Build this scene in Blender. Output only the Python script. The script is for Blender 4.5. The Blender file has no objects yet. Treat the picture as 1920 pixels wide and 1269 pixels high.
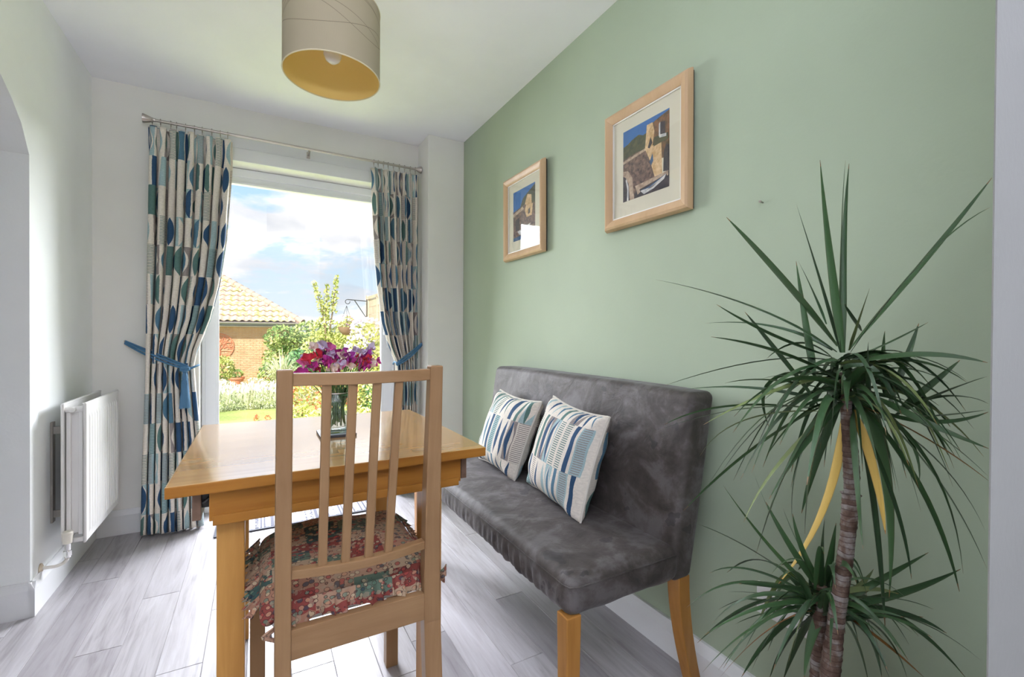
import bpy, bmesh, math, random
import numpy as np
from mathutils import Vector, Matrix
EXPOSURE = 0.0
SKY = 1.0
SKY_OFF = (4.2, 4.4)
SUN = 9.0
R90 = 1.5707963
LIGHTS = [
    # added fill panels outside, out of view, boosting daylight through the garden door
    ('fill_door_above', (.5, 6.6, 4.3), (-1.22, 0, 0), 4.4, 2.4, 1550, (.92, .95, 1.03)),
    ('fill_door_left', (-1.95, 7.0, 1.9), (-1.52, 0, .36), 2.0, 2.4, 400, (.92, .95, 1.03)),
    ('fill_door_right', (4.0, 6.6, 3.2), (-1.28, 0, -.83), 2.6, 2.0, 900, (.92, .95, 1.03)),
    # added fill lamps behind the viewer, bounced off rear wall and ceiling
    ('fill_rear_wall', (1.3, -1.5, 1.4), (-1.75, 0, 0), 2.2, 1.2, 40, (.95, .97, 1.05)),
    ('fill_ceiling', (.1, -.5, 1.75), (3.14159, 0, 0), 1.2, .6, 60, (.94, .95, 1.05)),
]
random.seed(7)
sc = bpy.context.scene
COL = sc.collection
R_ = math.radians

# ------------------------------------------------------------------ camera
CAM_H = 1.074
cd = bpy.data.cameras.new('camera'); cam = bpy.data.objects.new('camera', cd); COL.objects.link(cam)
cd.sensor_width = 36.0; cd.lens = 853.3 * 36 / 1920; cd.clip_start = .02; cd.clip_end = 500
cam.matrix_world = (Matrix.Translation((0, 0, CAM_H)) @ Matrix.Rotation(R_(-29.2), 4, 'Z')
                    @ Matrix.Rotation(R_(90 - .43), 4, 'X') @ Matrix.Rotation(R_(.33), 4, 'Z'))
sc.camera = cam
# ------------------------------------------------------------------ colour management
sc.view_settings.view_transform = 'Standard'; sc.view_settings.look = 'None'
sc.view_settings.exposure = EXPOSURE; sc.view_settings.gamma = 1
sc.view_settings.use_curve_mapping = False
sc.cycles.use_denoising = True
sc.cycles.max_bounces = 8; sc.cycles.diffuse_bounces = 5; sc.cycles.transparent_max_bounces = 16
sc.cycles.caustics_reflective = False; sc.cycles.caustics_refractive = False
sc.cycles.sample_clamp_indirect = 6


# ------------------------------------------------------------------ node helpers
class S:
    """a float or colour socket with arithmetic"""
    def __init__(s, nt, sock): s.nt, s.k = nt, sock
    def m(s, op, *o, clamp=False):
        n = s.nt.nodes.new('ShaderNodeMath'); n.operation = op; n.use_clamp = clamp
        for i, v in enumerate((s,) + o):
            if isinstance(v, S): s.nt.links.new(v.k, n.inputs[i])
            else: n.inputs[i].default_value = v
        return S(s.nt, n.outputs[0])
    def __add__(s, o): return s.m('ADD', o)
    __radd__ = __add__
    def __sub__(s, o): return s.m('SUBTRACT', o)
    def __mul__(s, o): return s.m('MULTIPLY', o)
    __rmul__ = __mul__
    def __truediv__(s, o): return s.m('DIVIDE', o)
    def lt(s, o): return s.m('LESS_THAN', o)
    def gt(s, o): return s.m('GREATER_THAN', o)
    def floor(s): return s.m('FLOOR')
    def fract(s): return s.m('FRACT')
    def sin(s): return s.m('SINE')
    def abs(s): return s.m('ABSOLUTE')


class NT:
    def __init__(s, nt): s.nt = nt; s.l = nt.links
    def n(s, t, **kw):
        n = s.nt.nodes.new(t)
        for k, v in kw.items(): setattr(n, k, v)
        return n
    def link(s, a, b): s.l.new(a.k if isinstance(a, S) else a, b)
    def coord(s, which='Object'):
        return s.n('ShaderNodeTexCoord').outputs[which]
    def sep(s, v):
        n = s.n('ShaderNodeSeparateXYZ'); s.link(v, n.inputs[0]); return [S(s.nt, o) for o in n.outputs]
    def comb(s, x, y, z=0.0):
        n = s.n('ShaderNodeCombineXYZ')
        for i, v in enumerate((x, y, z)):
            if isinstance(v, S): s.link(v, n.inputs[i])
            else: n.inputs[i].default_value = v
        return n.outputs[0]
    def scale(s, v, sc3, off=None):
        n = s.n('ShaderNodeMapping'); s.link(v, n.inputs['Vector']); n.inputs['Scale'].default_value = sc3
        if off is not None:
            if isinstance(off, tuple): n.inputs['Location'].default_value = off
            else: s.link(off, n.inputs['Location'])
        return n.outputs[0]
    def noise(s, v, scale=5, detail=4, rough=.5, dist=0.0):
        n = s.n('ShaderNodeTexNoise'); s.link(v, n.inputs['Vector'])
        n.inputs['Scale'].default_value = scale; n.inputs['Detail'].default_value = detail
        n.inputs['Roughness'].default_value = rough; n.inputs['Distortion'].default_value = dist
        return S(s.nt, n.outputs[0])
    def white(s, v):
        n = s.n('ShaderNodeTexWhiteNoise', noise_dimensions='3D'); s.link(v, n.inputs[0])
        return S(s.nt, n.outputs['Value'])
    def ramp(s, f, stops, interp='LINEAR'):
        n = s.n('ShaderNodeValToRGB'); s.link(f, n.inputs[0]); cr = n.color_ramp; cr.interpolation = interp
        while len(cr.elements) < len(stops): cr.elements.new(.5)
        for e, (p, c) in zip(cr.elements, stops):
            e.position = p; e.color = (*c, 1) if len(c) == 3 else c
        return n.outputs[0]
    def mix(s, f, a, b, blend='MIX'):
        n = s.n('ShaderNodeMix', data_type='RGBA', blend_type=blend)
        for v, i in ((f, 0), (a, 6), (b, 7)):
            if isinstance(v, S): s.link(v, n.inputs[i])
            elif isinstance(v, bpy.types.NodeSocket): s.link(v, n.inputs[i])
            elif isinstance(v, tuple): n.inputs[i].default_value = (*v, 1)
            else: n.inputs[i].default_value = v
        return n.outputs[2]


def mat(name, base=(.8, .8, .8), rough=.6, metal=0.0, spec=.5, fn=None, **kw):
    m = bpy.data.materials.new(name); m.use_nodes = True
    t = NT(m.node_tree); b = m.node_tree.nodes['Principled BSDF']
    b.inputs['Base Color'].default_value = (*base, 1); b.inputs['Roughness'].default_value = rough
    b.inputs['Metallic'].default_value = metal; b.inputs['Specular IOR Level'].default_value = spec
    for k, v in kw.items(): b.inputs[k.replace('_', ' ')].default_value = v
    if fn:
        r = fn(t, b) or {}
        for k, v in r.items():
            if k == 'bump':
                h, st, d = v; n = t.n('ShaderNodeBump'); n.inputs['Strength'].default_value = st
                n.inputs['Distance'].default_value = d; t.link(h, n.inputs['Height'])
                t.link(n.outputs[0], b.inputs['Normal'])
            else: t.link(v, b.inputs[k])
    return m


def rnd(t):
    return S(t.nt, t.n('ShaderNodeObjectInfo').outputs['Random'])


def paint(name, c, rough=.75, amp=.03, spec=.3):
    def f(t, b):
        p = t.coord(); n = t.noise(p, 3, 3); lo = tuple(x * (1 - amp) for x in c); hi = tuple(min(1, x * (1 + amp)) for x in c)
        return {'Base Color': t.ramp(n, [(.3, lo), (.7, hi)]), 'bump': (t.noise(p, 90, 3), .08, .004)}
    return mat(name, c, rough, spec=spec, fn=f)


def wood(name, light, dark, axis=2, rough=.4, scale=1.0, knots=False, stave=None, coat=0.0, cior=1.5):
    def f(t, b):
        o = rnd(t); p = t.coord()
        sx = [26, 26, 26]; sx[axis] = 1.6
        off = t.comb(o * 13.0, o * 31.0, o * 7.0)
        v = t.scale(p, tuple(s * scale for s in sx), off)
        g = t.noise(v, 1.0, 5, .6, .6)
        big = t.noise(t.scale(p, (3, 3, 3), off), 1.2, 3)
        x = g * .65 + big * .35
        c = t.ramp(x, [(.32, dark), (.5, tuple((a + b_) / 2 for a, b_ in zip(light, dark))), (.68, light)])
        if stave:
            a = t.sep(p); row = (a[1] / stave).floor()
            col = ((a[0] + t.white(t.comb(row, 3.0)) * .9) / .33).floor()
            h = t.white(t.comb(row, col, 1.0))
            c = t.mix(.55, c, t.ramp(h, [(0, (.72, .66, .6)), (.5, (1, .97, .93)), (1, (1.1, 1.05, 1))]), 'MULTIPLY')
        return {'Base Color': c, 'bump': (g, .012 if stave else .06, .002)}
    return mat(name, light, rough, spec=.2, fn=f, Coat_Weight=coat, Coat_Roughness=.10, Coat_IOR=cior)


# ------------------------------------------------------------------ world sky with clouds
def make_world():
    w = bpy.data.worlds.new('sky'); w.use_nodes = True; sc.world = w
    t = NT(w.node_tree); bg = w.node_tree.nodes['Background']
    d = t.n('ShaderNodeTexCoord').outputs['Generated']; x, y, z = t.sep(d)
    zz = z.m('MAXIMUM', 0.0)
    den = zz + .22
    p = t.comb(x / den, y / den, zz * 1.5)
    p = t.scale(p, (1, 1, 1), (SKY_OFF[0], SKY_OFF[1], 0.0))
    n = t.noise(p, 1.15, 8, .55, .25); n2 = t.noise(t.scale(p, (1, 1, 1), (.16, .1, .05)), 1.3, 6, .5, .2)
    blue = t.ramp(zz, [(0.0, (.88, .95, 1.0)), (.12, (.72, .90, 1.05)), (.30, (.52, .84, 1.25)), (.6, (.30, .58, .95)), (1, (.22, .47, .9))])
    cloud = t.ramp(n2, [(.34, (2.0, 2.0, 2.0)), (.45, (1.1, 1.1, 1.12)), (.54, (.87, .90, .96)), (.66, (.70, .82, .95))])
    f = t.ramp(n, [(.46, (0, 0, 0)), (.53, (1, 1, 1))])
    c = t.mix(S(t.nt, f), blue, cloud)
    ground = t.ramp(z, [(.0, (0, 0, 0)), (.02, (1, 1, 1))])
    c = t.mix(S(t.nt, ground), (.42, .48, .30), c)
    t.link(c, bg.inputs['Color']); bg.inputs['Strength'].default_value = SKY


# ------------------------------------------------------------------ object helpers
def tag(o, label=None, cat=None, group=None, kind=None):
    if label: o['label'] = label
    if cat: o['category'] = cat
    if group: o['group'] = group
    if kind: o['kind'] = kind
    return o


def empty(name, loc=(0, 0, 0), rz=0, label=None, cat=None, group=None):
    o = bpy.data.objects.new(name, None); COL.objects.link(o); o.location = loc; o.rotation_euler.z = rz
    o.empty_display_size = .05
    return tag(o, label, cat, group)


def link(name, me, m, parent=None, smooth=False, ang=None):
    ms = m if isinstance(m, (list, tuple)) else [m]
    for k in ms: me.materials.append(k)
    o = bpy.data.objects.new(name, me); COL.objects.link(o)
    if smooth:
        me.shade_smooth()
        if ang: me.set_sharp_from_angle(angle=R_(ang))
    if parent: o.parent = parent
    return o


class MB:
    """collects shapes, builds ONE mesh object"""
    def __init__(s): s.v = []; s.f = []; s.mi = []; s.uv = {}
    def add(s, vs, fs, mi=0):
        k = len(s.v); s.v += [tuple(v) for v in vs]
        for f in fs: s.f.append(tuple(i + k for i in f)); s.mi.append(mi)
    def box(s, a, b, bev=0.0, mi=0, M=None):
        x0, y0, z0 = a; x1, y1, z1 = b
        if bev <= 0:
            vs = [(x, y, z) for x in (x0, x1) for y in (y0, y1) for z in (z0, z1)]
            fs = [(0, 1, 3, 2), (4, 6, 7, 5), (0, 4, 5, 1), (2, 3, 7, 6), (0, 2, 6, 4), (1, 5, 7, 3)]
        else:
            bm = bmesh.new(); bmesh.ops.create_cube(bm, size=1)
            for v in bm.verts:
                v.co = Vector((x0 + (v.co.x + .5) * (x1 - x0), y0 + (v.co.y + .5) * (y1 - y0), z0 + (v.co.z + .5) * (z1 - z0)))
            bmesh.ops.bevel(bm, geom=bm.edges[:], offset=bev, segments=2, profile=.6, affect='EDGES')
            bm.verts.index_update(); vs = [v.co[:] for v in bm.verts]; fs = [tuple(v.index for v in f.verts) for f in bm.faces]; bm.free()
        if M is not None: vs = [M @ Vector(v) for v in vs]
        s.add(vs, fs, mi); return s
    def tube(s, pts, r, n=10, mi=0, caps=True, closed=False):
        pts = [Vector(p) for p in pts]; N = len(pts); rr = r if isinstance(r, (list, tuple)) else [r] * N
        k = len(s.v); up = None
        for i, p in enumerate(pts):
            if closed: d = pts[(i + 1) % N] - pts[i - 1]
            else: d = pts[min(i + 1, N - 1)] - pts[max(i - 1, 0)]
            d.normalize()
            if up is None: up = d.orthogonal().normalized()
            up = (up - d * up.dot(d)).normalized(); sd = d.cross(up)
            for j in range(n):
                a = 2 * math.pi * j / n; s.v.append(tuple(p + (up * math.cos(a) + sd * math.sin(a)) * rr[i]))
        for i in range(N if closed else N - 1):
            i2 = (i + 1) % N
            for j in range(n):
                j2 = (j + 1) % n; s.f.append((k + i * n + j, k + i * n + j2, k + i2 * n + j2, k + i2 * n + j)); s.mi.append(mi)
        if caps and not closed:
            s.f.append(tuple(k + j for j in range(n))[::-1]); s.mi.append(mi)
            s.f.append(tuple(k + (N - 1) * n + j for j in range(n))); s.mi.append(mi)
        return s
    def lathe(s, prof, c=(0, 0, 0), n=32, mi=0, axis=2):
        k = len(s.v); P = len(prof)
        for r, h in prof:
            for j in range(n):
                a = 2 * math.pi * j / n; u, v = r * math.cos(a), r * math.sin(a)
                q = (u, v, h) if axis == 2 else ((h, u, v) if axis == 0 else (v, h, u))
                s.v.append((c[0] + q[0], c[1] + q[1], c[2] + q[2]))
        for i in range(P - 1):
            for j in range(n):
                j2 = (j + 1) % n; s.f.append((k + i * n + j, k + i * n + j2, k + (i + 1) * n + j2, k + (i + 1) * n + j)); s.mi.append(mi)
        return s
    def prism(s, poly, fn, mi=0):
        """poly 2-D outline, fn(u, v, side) -> 3-D for side 0 / 1"""
        n = len(poly); vs = [fn(u, v, 0) for u, v in poly] + [fn(u, v, 1) for u, v in poly]
        fs = [tuple(range(n))[::-1], tuple(range(n, 2 * n))] + [(i, (i + 1) % n, n + (i + 1) % n, n + i) for i in range(n)]
        s.add(vs, fs, mi); return s
    def grid(s, fn, nu, nv, mi=0, uvfn=None, flip=False):
        k = len(s.v)
        for j in range(nv + 1):
            for i in range(nu + 1):
                s.v.append(tuple(fn(i / nu, j / nv)))
                if uvfn: s.uv[len(s.v) - 1] = uvfn(i / nu, j / nv)
        w = nu + 1
        for j in range(nv):
            for i in range(nu):
                q = (k + j * w + i, k + j * w + i + 1, k + (j + 1) * w + i + 1, k + (j + 1) * w + i)
                s.f.append(q[::-1] if flip else q); s.mi.append(mi)
        return s
    def mesh(s, name):
        me = bpy.data.meshes.new(name); me.from_pydata(s.v, [], s.f); me.update()
        if any(s.mi): me.polygons.foreach_set('material_index', s.mi)
        if s.uv:
            u = me.uv_layers.new(name='uv')
            vi = np.zeros(len(me.loops), dtype=np.int32); me.loops.foreach_get('vertex_index', vi)
            a = np.zeros((len(s.v), 2), dtype=np.float32)
            for i, q in s.uv.items(): a[i] = q
            u.data.foreach_set('uv', a[vi].ravel())
        return me
    def build(s, name, m, parent=None, smooth=False, ang=40, fix=False):
        me = s.mesh(name)
        if fix:
            bm = bmesh.new(); bm.from_mesh(me); bmesh.ops.recalc_face_normals(bm, faces=bm.faces[:]); bm.to_mesh(me); bm.free()
        return link(name, me, m, parent, smooth, ang)


def rbox(h, r, n=(8, 8, 8), deform=None, uvaxes=None):
    """rounded box of half sizes h, centred; returns MB"""
    g = MB(); hx = Vector(h)
    def line(hh, k):
        inner = np.linspace(-hh + r, hh - r, k + 1); a = [r * math.tan(t) for t in np.linspace(0, math.pi / 4, 4)[1:]]
        return [-(hh - r) - q for q in a[::-1]] + list(inner) + [hh - r + q for q in a]
    L = [line(h[i], n[i]) for i in range(3)]
    for ax in range(3):
        u, v = (ax + 1) % 3, (ax + 2) % 3
        for sgn in (-1, 1):
            nu, nv = len(L[u]) - 1, len(L[v]) - 1
            def fn(a, b):
                p = [0, 0, 0]; p[u] = L[u][int(round(a * nu))]; p[v] = L[v][int(round(b * nv))]; p[ax] = sgn * h[ax]
                q = Vector([max(-hh + r, min(hh - r, c)) for c, hh in zip(p, h)]); d = Vector(p) - q
                p = q + d.normalized() * r
                return deform(p) if deform else p
            g.grid(fn, nu, nv, flip=(sgn < 0))
    return g


def weld(o, d=.0004):
    bm = bmesh.new(); bm.from_mesh(o.data); bmesh.ops.remove_doubles(bm, verts=bm.verts[:], dist=d)
    bmesh.ops.recalc_face_normals(bm, faces=bm.faces[:]); bm.to_mesh(o.data); bm.free(); o.data.shade_smooth(); return o


def lerp(a, b, t): return a + (b - a) * t


def interp(tab, x):
    return float(np.interp(x, [p[0] for p in tab], [p[1] for p in tab]))


def area(name, loc, rot, sx, sy, power, color=(1, 1, 1)):
    l = bpy.data.lights.new(name, 'AREA'); l.shape = 'RECTANGLE'; l.size = sx; l.size_y = sy; l.energy = power; l.color = color
    o = bpy.data.objects.new(name, l); COL.objects.link(o); o.location = loc; o.rotation_euler = rot; return o


make_world()
sun = bpy.data.lights.new('sun', 'SUN'); sun.energy = SUN; sun.angle = R_(1.0); sun.color = (1, .95, .86)
so = bpy.data.objects.new('sun', sun); COL.objects.link(so)
so.rotation_euler = (Vector((.45, .62, -.72))).to_track_quat('-Z', 'Y').to_euler()
for a in LIGHTS: area(*a)

# ================================================================== SETTING
M_white = paint('wall_paint_warm_white', (.81, .80, .755))
M_left = paint('wall_paint_cool_white', (.88, .90, .89))
M_ceil = paint('ceiling_paint', (.92, .925, .965))
M_green = paint('wall_paint_sage_green', (.385, .455, .335), .7)
M_trim = paint('gloss_white_trim', (.80, .81, .82), .35, .01, .5)
M_upvc = mat('white_upvc', (.82, .84, .87), .28)
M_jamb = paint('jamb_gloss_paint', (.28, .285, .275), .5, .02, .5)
M_shell = mat('rear_room_paint', (.72, .72, .70), .8)
def glassmat(name, ior=1.45, tint=(1, 1, 1), edge=None):
    m = bpy.data.materials.new(name); m.use_nodes = True; t = NT(m.node_tree); n = m.node_tree.nodes
    n.remove(n['Principled BSDF']); out = n['Material Output']
    lw = t.n('ShaderNodeLayerWeight'); lw.inputs['Blend'].default_value = .5; r0 = ((ior - 1) / (ior + 1)) ** 2
    fr = (S(m.node_tree, lw.outputs['Facing']).m('POWER', 5.0) * (1 - r0) + r0).k.node
    tr = t.n('ShaderNodeBsdfTransparent'); tr.inputs[0].default_value = (*tint, 1)
    if edge: t.link(t.ramp(S(m.node_tree, lw.outputs['Facing']), [(.10, tint), (.80, edge)]), tr.inputs[0])
    gl = t.n('ShaderNodeBsdfGlossy'); gl.inputs['Roughness'].default_value = .01
    mx = t.n('ShaderNodeMixShader'); t.link(fr.outputs[0], mx.inputs[0]); t.link(tr.outputs[0], mx.inputs[1]); t.link(gl.outputs[0], mx.inputs[2])
    t.link(mx.outputs[0], out.inputs[0]); return m
M_glass = glassmat('clear_glass')
M_jar = glassmat('jar_glass', 1.5, (.95, .97, .96), (.42, .48, .47))

XL, XR, YB, YP, YF, H = -.752, 1.24, 3.135, 2.91, .236, 2.4
JX = .70
def struct(o, label=None): o['kind'] = 'structure'; (label and o.__setitem__('label', label)); return o

def plank_fn(t, b):
    o = rnd(t); p = t.coord(); off = t.comb(o * 17.0, o * 29.0, 0.0)
    g = t.noise(t.scale(p, (38, 2.6, 1), off), 1.0, 6, .62, 1.2)
    k = t.noise(t.scale(p, (9, 1.5, 1), off), 1.3, 4, .5, 1.5)
    f = g * .6 + k * .4
    c = t.ramp(f, [(.30, (.27, .25, .255)), (.46, (.44, .42, .435)), (.62, (.53, .515, .535))])
    c = t.mix(1.0, c, t.ramp(o, [(0, (.72, .71, .72)), (.5, (.93, .93, .93)), (1, (1.12, 1.12, 1.13))]), 'MULTIPLY')
    return {'Base Color': c, 'bump': (g, .12, .002)}
M_plank = mat('grey_wood_vinyl', (.5, .49, .5), .33, fn=plank_fn)
M_under = mat('vinyl_joint', (.33, .32, .32), .8)

fl = MB().box((-3, -3.2, -.05), (3.4, YB + .18, -.0022)).build('floor', M_under); struct(fl, 'grey wood-effect vinyl plank floor')
# planks .125 wide running towards the window; joints staggered as in the room
PW, PL = .125, 1.22
known = {-.53: 2.01, -.405: 2.32, -.28: 1.78, -.155: 2.10, -.655: 2.58, -.78: 2.84, .845: 1.635, .72: 1.285, .595: 1.95, .97: 1.02, .47: 1.55}
pm = {}
for i in range(-1, 17):
    x0 = -.78 + i * PW
    j = known.get(round(x0, 3), .35 + ((i * .43) % 1.0) * PL)
    ys = [j + k * PL for k in range(-4, 4)]
    for a, b_ in zip(ys, ys[1:]):
        a, b_ = max(a, .05), min(b_, YB + .12); x1 = min(x0 + PW, XR); x00 = x0
        if x00 < XL - .001: b_ = min(b_, 2.39) if x0 + PW <= XL + .06 and x0 < XL - .06 else b_
        if b_ - a < .03 or x1 - x00 < .02: continue
        w, l = x1 - x00 - .0012, b_ - a - .0012
        key = (round(w, 4), round(l, 4))
        if key not in pm:
            g = MB(); e = .0012
            vs = [(0, 0, -.002), (w, 0, -.002), (w, l, -.002), (0, l, -.002), (e, e, 0), (w - e, e, 0), (w - e, l - e, 0), (e, l - e, 0)]
            g.add(vs, [(4, 5, 6, 7), (0, 1, 5, 4), (1, 2, 6, 5), (2, 3, 7, 6), (3, 0, 4, 7)])
            pm[key] = g.mesh('plank'); pm[key].materials.append(M_plank)
        o = bpy.data.objects.new('plank', pm[key]); COL.objects.link(o); o.location = (x00 + .0006, a + .0006, 0); o.parent = fl

struct(MB().box((-3, -3.2, H), (3.4, YB + .35, H + .25)).build('ceiling', M_ceil), 'plain white ceiling')

# back wall with the patio door opening, and the shallow pier at its right end
OX0, OX1, OZ = -.292, .855, 2.085
g = MB()
for a, b_ in (((-3, YB, 0), (OX0, YB + .28, H)), ((OX1, YB, 0), (3.4, YB + .28, H)), ((OX0, YB, OZ), (OX1, YB + .28, H))): g.box(a, b_)
struct(g.build('wall_back', M_white), 'warm white end wall around the patio door')
struct(MB().box((.985, YP, 0), (XR, YB, H), .004).build('wall_pier', M_white), 'narrow white pier between the door and the green wall')
struct(MB().box((XR, YF, 0), (XR + .12, YB + .0, H)).build('wall_right', M_green), 'sage green wall on the right')
# left wall with its arched opening
arch = [(2.39, 0), (2.39, 1.742), (2.325, 1.835), (2.25, 1.893), (2.168, 1.94), (2.05, 1.992), (1.9, 2.035), (1.65, 2.06)]
arch = arch + [(3.3 - y, z) for y, z in arch[::-1][1:]]
g = MB()
WT = .26
g.box((XL - WT, 2.39, 0), (XL, YB, H)); g.box((XL - WT, -3.2, 0), (XL, .91, H))
for (y1, z1), (y0, z0) in zip(arch[1:-2], arch[2:-1]):
    vs = [(x, y, z) for x in (XL - WT, XL) for y, z in ((y0, z0), (y1, z1), (y1, H), (y0, H))]
    g.add(vs, [(0, 1, 2, 3), (7, 6, 5, 4), (0, 4, 5, 1), (2, 6, 7, 3)])
struct(g.build('wall_left', M_left, fix=True), 'cool white left wall with an arched opening')
# right jamb of the opening we look through
struct(MB().prism([(JX, .1775), (JX + .0015, .1793), (.93, YF), (XR + .12, YF), (XR + .12, .1775)], lambda u, v, s: (u, v, H * s)).build('wall_front', M_jamb, fix=True), 'white painted door jamb at the right edge')
g = MB(); g.box((3.3, -3.2, 0), (3.4, YB, H)); g.box((-3, -3.2, 0), (3.3, -3.1, H)); g.box((-3.0, -3.1, 0), (-2.9, YB, H)); g.box((XR + .12, .18, 0), (3.3, .236, H))
struct(g.build('wall_rear', M_shell), 'walls of the room behind the viewer')

def skirting(name, p0, p1, nrm, h=.13, t=.018, m=None, lab=None):
    p0, p1, nrm = Vector(p0), Vector(p1), Vector(nrm)
    prof = [(0, 0), (t, 0), (t, h - .028), (t * .55, h - .010), (t * .35, h), (0, h)]
    o = MB().prism(prof, lambda u, v, s: (p1 if s else p0) + nrm * u + Vector((0, 0, v))).build(name, m or M_trim, fix=True)
    return struct(o, lab)
skirting('baseboard_left', (XL, 2.372, 0), (XL, YB, 0), (1, 0, 0), lab='white skirting under the radiator')
skirting('baseboard_left', (XL - WT, 2.39, 0), (XL + .018, 2.39, 0), (0, -1, 0), lab='white skirting across the arch jamb')
skirting('baseboard_back', (XL + .018, YB, 0), (OX0 - .01, YB, 0), (0, -1, 0), lab='white skirting under the curtain')
skirting('baseboard_right', (XR, YF, 0), (XR, YP, 0), (-1, 0, 0), h=.105, t=.03, lab='white skirting behind the bench')
skirting('baseboard_pier', (.985, YP, 0), (XR, YP, 0), (0, -1, 0), lab='white skirting on the pier')

# boards over the door
struct(MB().box((OX0 - .1, YB - .008, 2.163), (OX1 + .03, YB, 2.225), .002).build('trim_1', M_trim), 'upper white board over the patio door')
struct(MB().box((OX0 - .02, YB - .016, OZ), (OX1 + .02, YB, 2.161), .003).build('trim_2', M_trim), 'lower white board over the patio door')

# patio door: outer frame, sash, pane
FY0, FY1 = 3.24, 3.31
door = empty('door_1', (0, FY0, 0)); struct(door, 'white framed glazed patio door')
def dbox(g, a, b_, bev=.004):
    a = (a[0], a[1] - FY0, a[2]); b_ = (b_[0], b_[1] - FY0, b_[2]); g.box(a, b_, bev)
g = MB(); fx0, fx1, fz = OX0 + .002, OX1 - .002, OZ - .002
dbox(g, (fx0, FY0 + .01, 0), (fx0 + .018, FY1 + .03, fz)); dbox(g, (fx1 - .018, FY0 + .01, 0), (fx1, FY1 + .03, fz))
dbox(g, (fx0, FY0 + .01, fz - .05), (fx1, FY1 + .03, fz)); dbox(g, (fx0, FY0 + .01, 0), (fx1, FY1 + .03, .035))
g.build('door_frame', M_upvc, door)
g = MB(); sx0, sx1 = fx0 + .016, fx1 - .016; gx0, gx1, gz0, gz1 = -.207, .764, .10, 1.992
dbox(g, (sx0, FY0 + .02, .03), (gx0, FY1, fz - .045)); dbox(g, (gx1, FY0 + .02, .03), (sx1, FY1, fz - .045))
dbox(g, (sx0, FY0 + .021, gz1), (sx1, FY1 - .001, fz - .046)); dbox(g, (sx0, FY0 + .021, .03), (sx1, FY1 - .001, gz0))
# glazing bead
dbox(g, (gx0 - .012, FY0 + .012, gz0), (gx0 + .004, FY0 + .03, gz1)); dbox(g, (gx1 - .004, FY0 + .012, gz0), (gx1 + .012, FY0 + .03, gz1))
dbox(g, (gx0, FY0 + .012, gz1 - .004), (gx1, FY0 + .03, gz1 + .012))
g.build('door_sash', M_upvc, door)
g = MB(); dbox(g, (gx0, FY0 + .036, gz0), (gx1, FY0 + .040, gz1), 0); g.build('glass_pane', M_glass, door)
M_steel = mat('brushed_nickel', (.50, .46, .42), .35, metal=1)
M_chrome = mat('chrome', (.75, .75, .75), .12, metal=1)
M_black = mat('black_metal', (.03, .03, .03), .4)
g = MB(); g.box((gx1 + .03, -.012, .98), (gx1 + .05, .02, 1.12), .004); g.box((gx1 + .0, -.05, 1.07), (gx1 + .05, -.035, 1.09), .004); g.box((gx1 + .03, -.05, 1.07), (gx1 + .05, 0, 1.09), .003)
g.build('door_handle', M_upvc, door)

# ================================================================== TABLE
M_birch = wood('birch_table_edge', (.46, .21, .04), (.31, .115, .018), 0, .35)
M_birchz = wood('birch_table_leg', (.62, .33, .095), (.42, .19, .045), 2, .35)
M_top = wood('birch_table_top', (.66, .39, .14), (.50, .27, .085), 0, .16, stave=.05, coat=1.0, cior=2.3)
tb = empty('dining_table', (.206, 1.58, 0), label='square birch extending dining table by the patio door, jar of flowers on it', cat='table')
TX, TY = .206, 1.58
def T(a, b_): return (a[0] - TX, a[1] - TY, a[2]), (b_[0] - TX, b_[1] - TY, b_[2])
tt = MB().box(*T((-.173, 1.2, .719), (.585, 1.965, .745)), .003).build('tabletop', [M_birch, M_top], tb)
for p in tt.data.polygons: p.material_index = 1 if p.normal.z > .9 else 0
MB().box(*T((-.095, 1.222, .650), (.515, 1.245, .7185)), .002).build('apron', M_birch, tb)
MB().box(*T((-.095, 1.90, .650), (.515, 1.923, .7185)), .002).build('apron', M_birch, tb)
g = MB(); g.box(*T((-.088, 1.218, .640), (.508, 1.250, .662)), .002); g.build('apron_lip', M_birch, tb)
MB().box(*T((-.075, 1.246, .655), (-.052, 1.899, .7185)), .002).build('side_apron', wood('birch_side', (.52, .31, .135), (.38, .19, .07), 1, .35), tb)
MB().box(*T((.437, 1.246, .655), (.460, 1.899, .7185)), .002).build('side_apron', M_birch, tb)
for x in (-.083, .411):
    for y in (1.253, 1.84):
        MB().box(*T((x, y - .002, 0), (x + .057, y + .056, .66)), .003).build('leg', M_birchz, tb)
M_runner = wood('brown_runner', (.22, .14, .10), (.15, .09, .06), 1, .5)
for x in (-.128, .522):
    MB().box(*T((x, 1.235, .652), (x + .017, 1.90, .7185)), .002).build('extension_runner', M_runner, tb)
MB().box(*T((.5155, 1.25, .69), (.5215, 1.29, .7185)), .001).build('extension_bracket', M_black, tb)
g = MB(); g.box(*T((-.111, 1.25, .675), (-.0955, 1.29, .7185)), .001); g.tube([Vector((-.108 - TX, 1.238 - TY, .688)), Vector((-.096 - TX, 1.240 - TY, .698))], .004, 8)
g.build('extension_bracket', M_black, tb)

# ================================================================== CHAIR
M_ch = wood('birch_chair', (.37, .225, .115), (.26, .145, .07), 2, .33)
M_chx = wood('birch_chair_rail', (.37, .225, .115), (.26, .145, .07), 0, .33)
M_pad = mat('white_seat_cover', (.72, .70, .67), .9)
CX, CY = .205, 1.28
ch = empty('dining_chair', (CX, CY, 0), label='birch dining chair with slatted back, pulled up to the near side of the table', cat='chair')
def cp(x, y, z): return (x - CX, y - CY, z)
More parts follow.
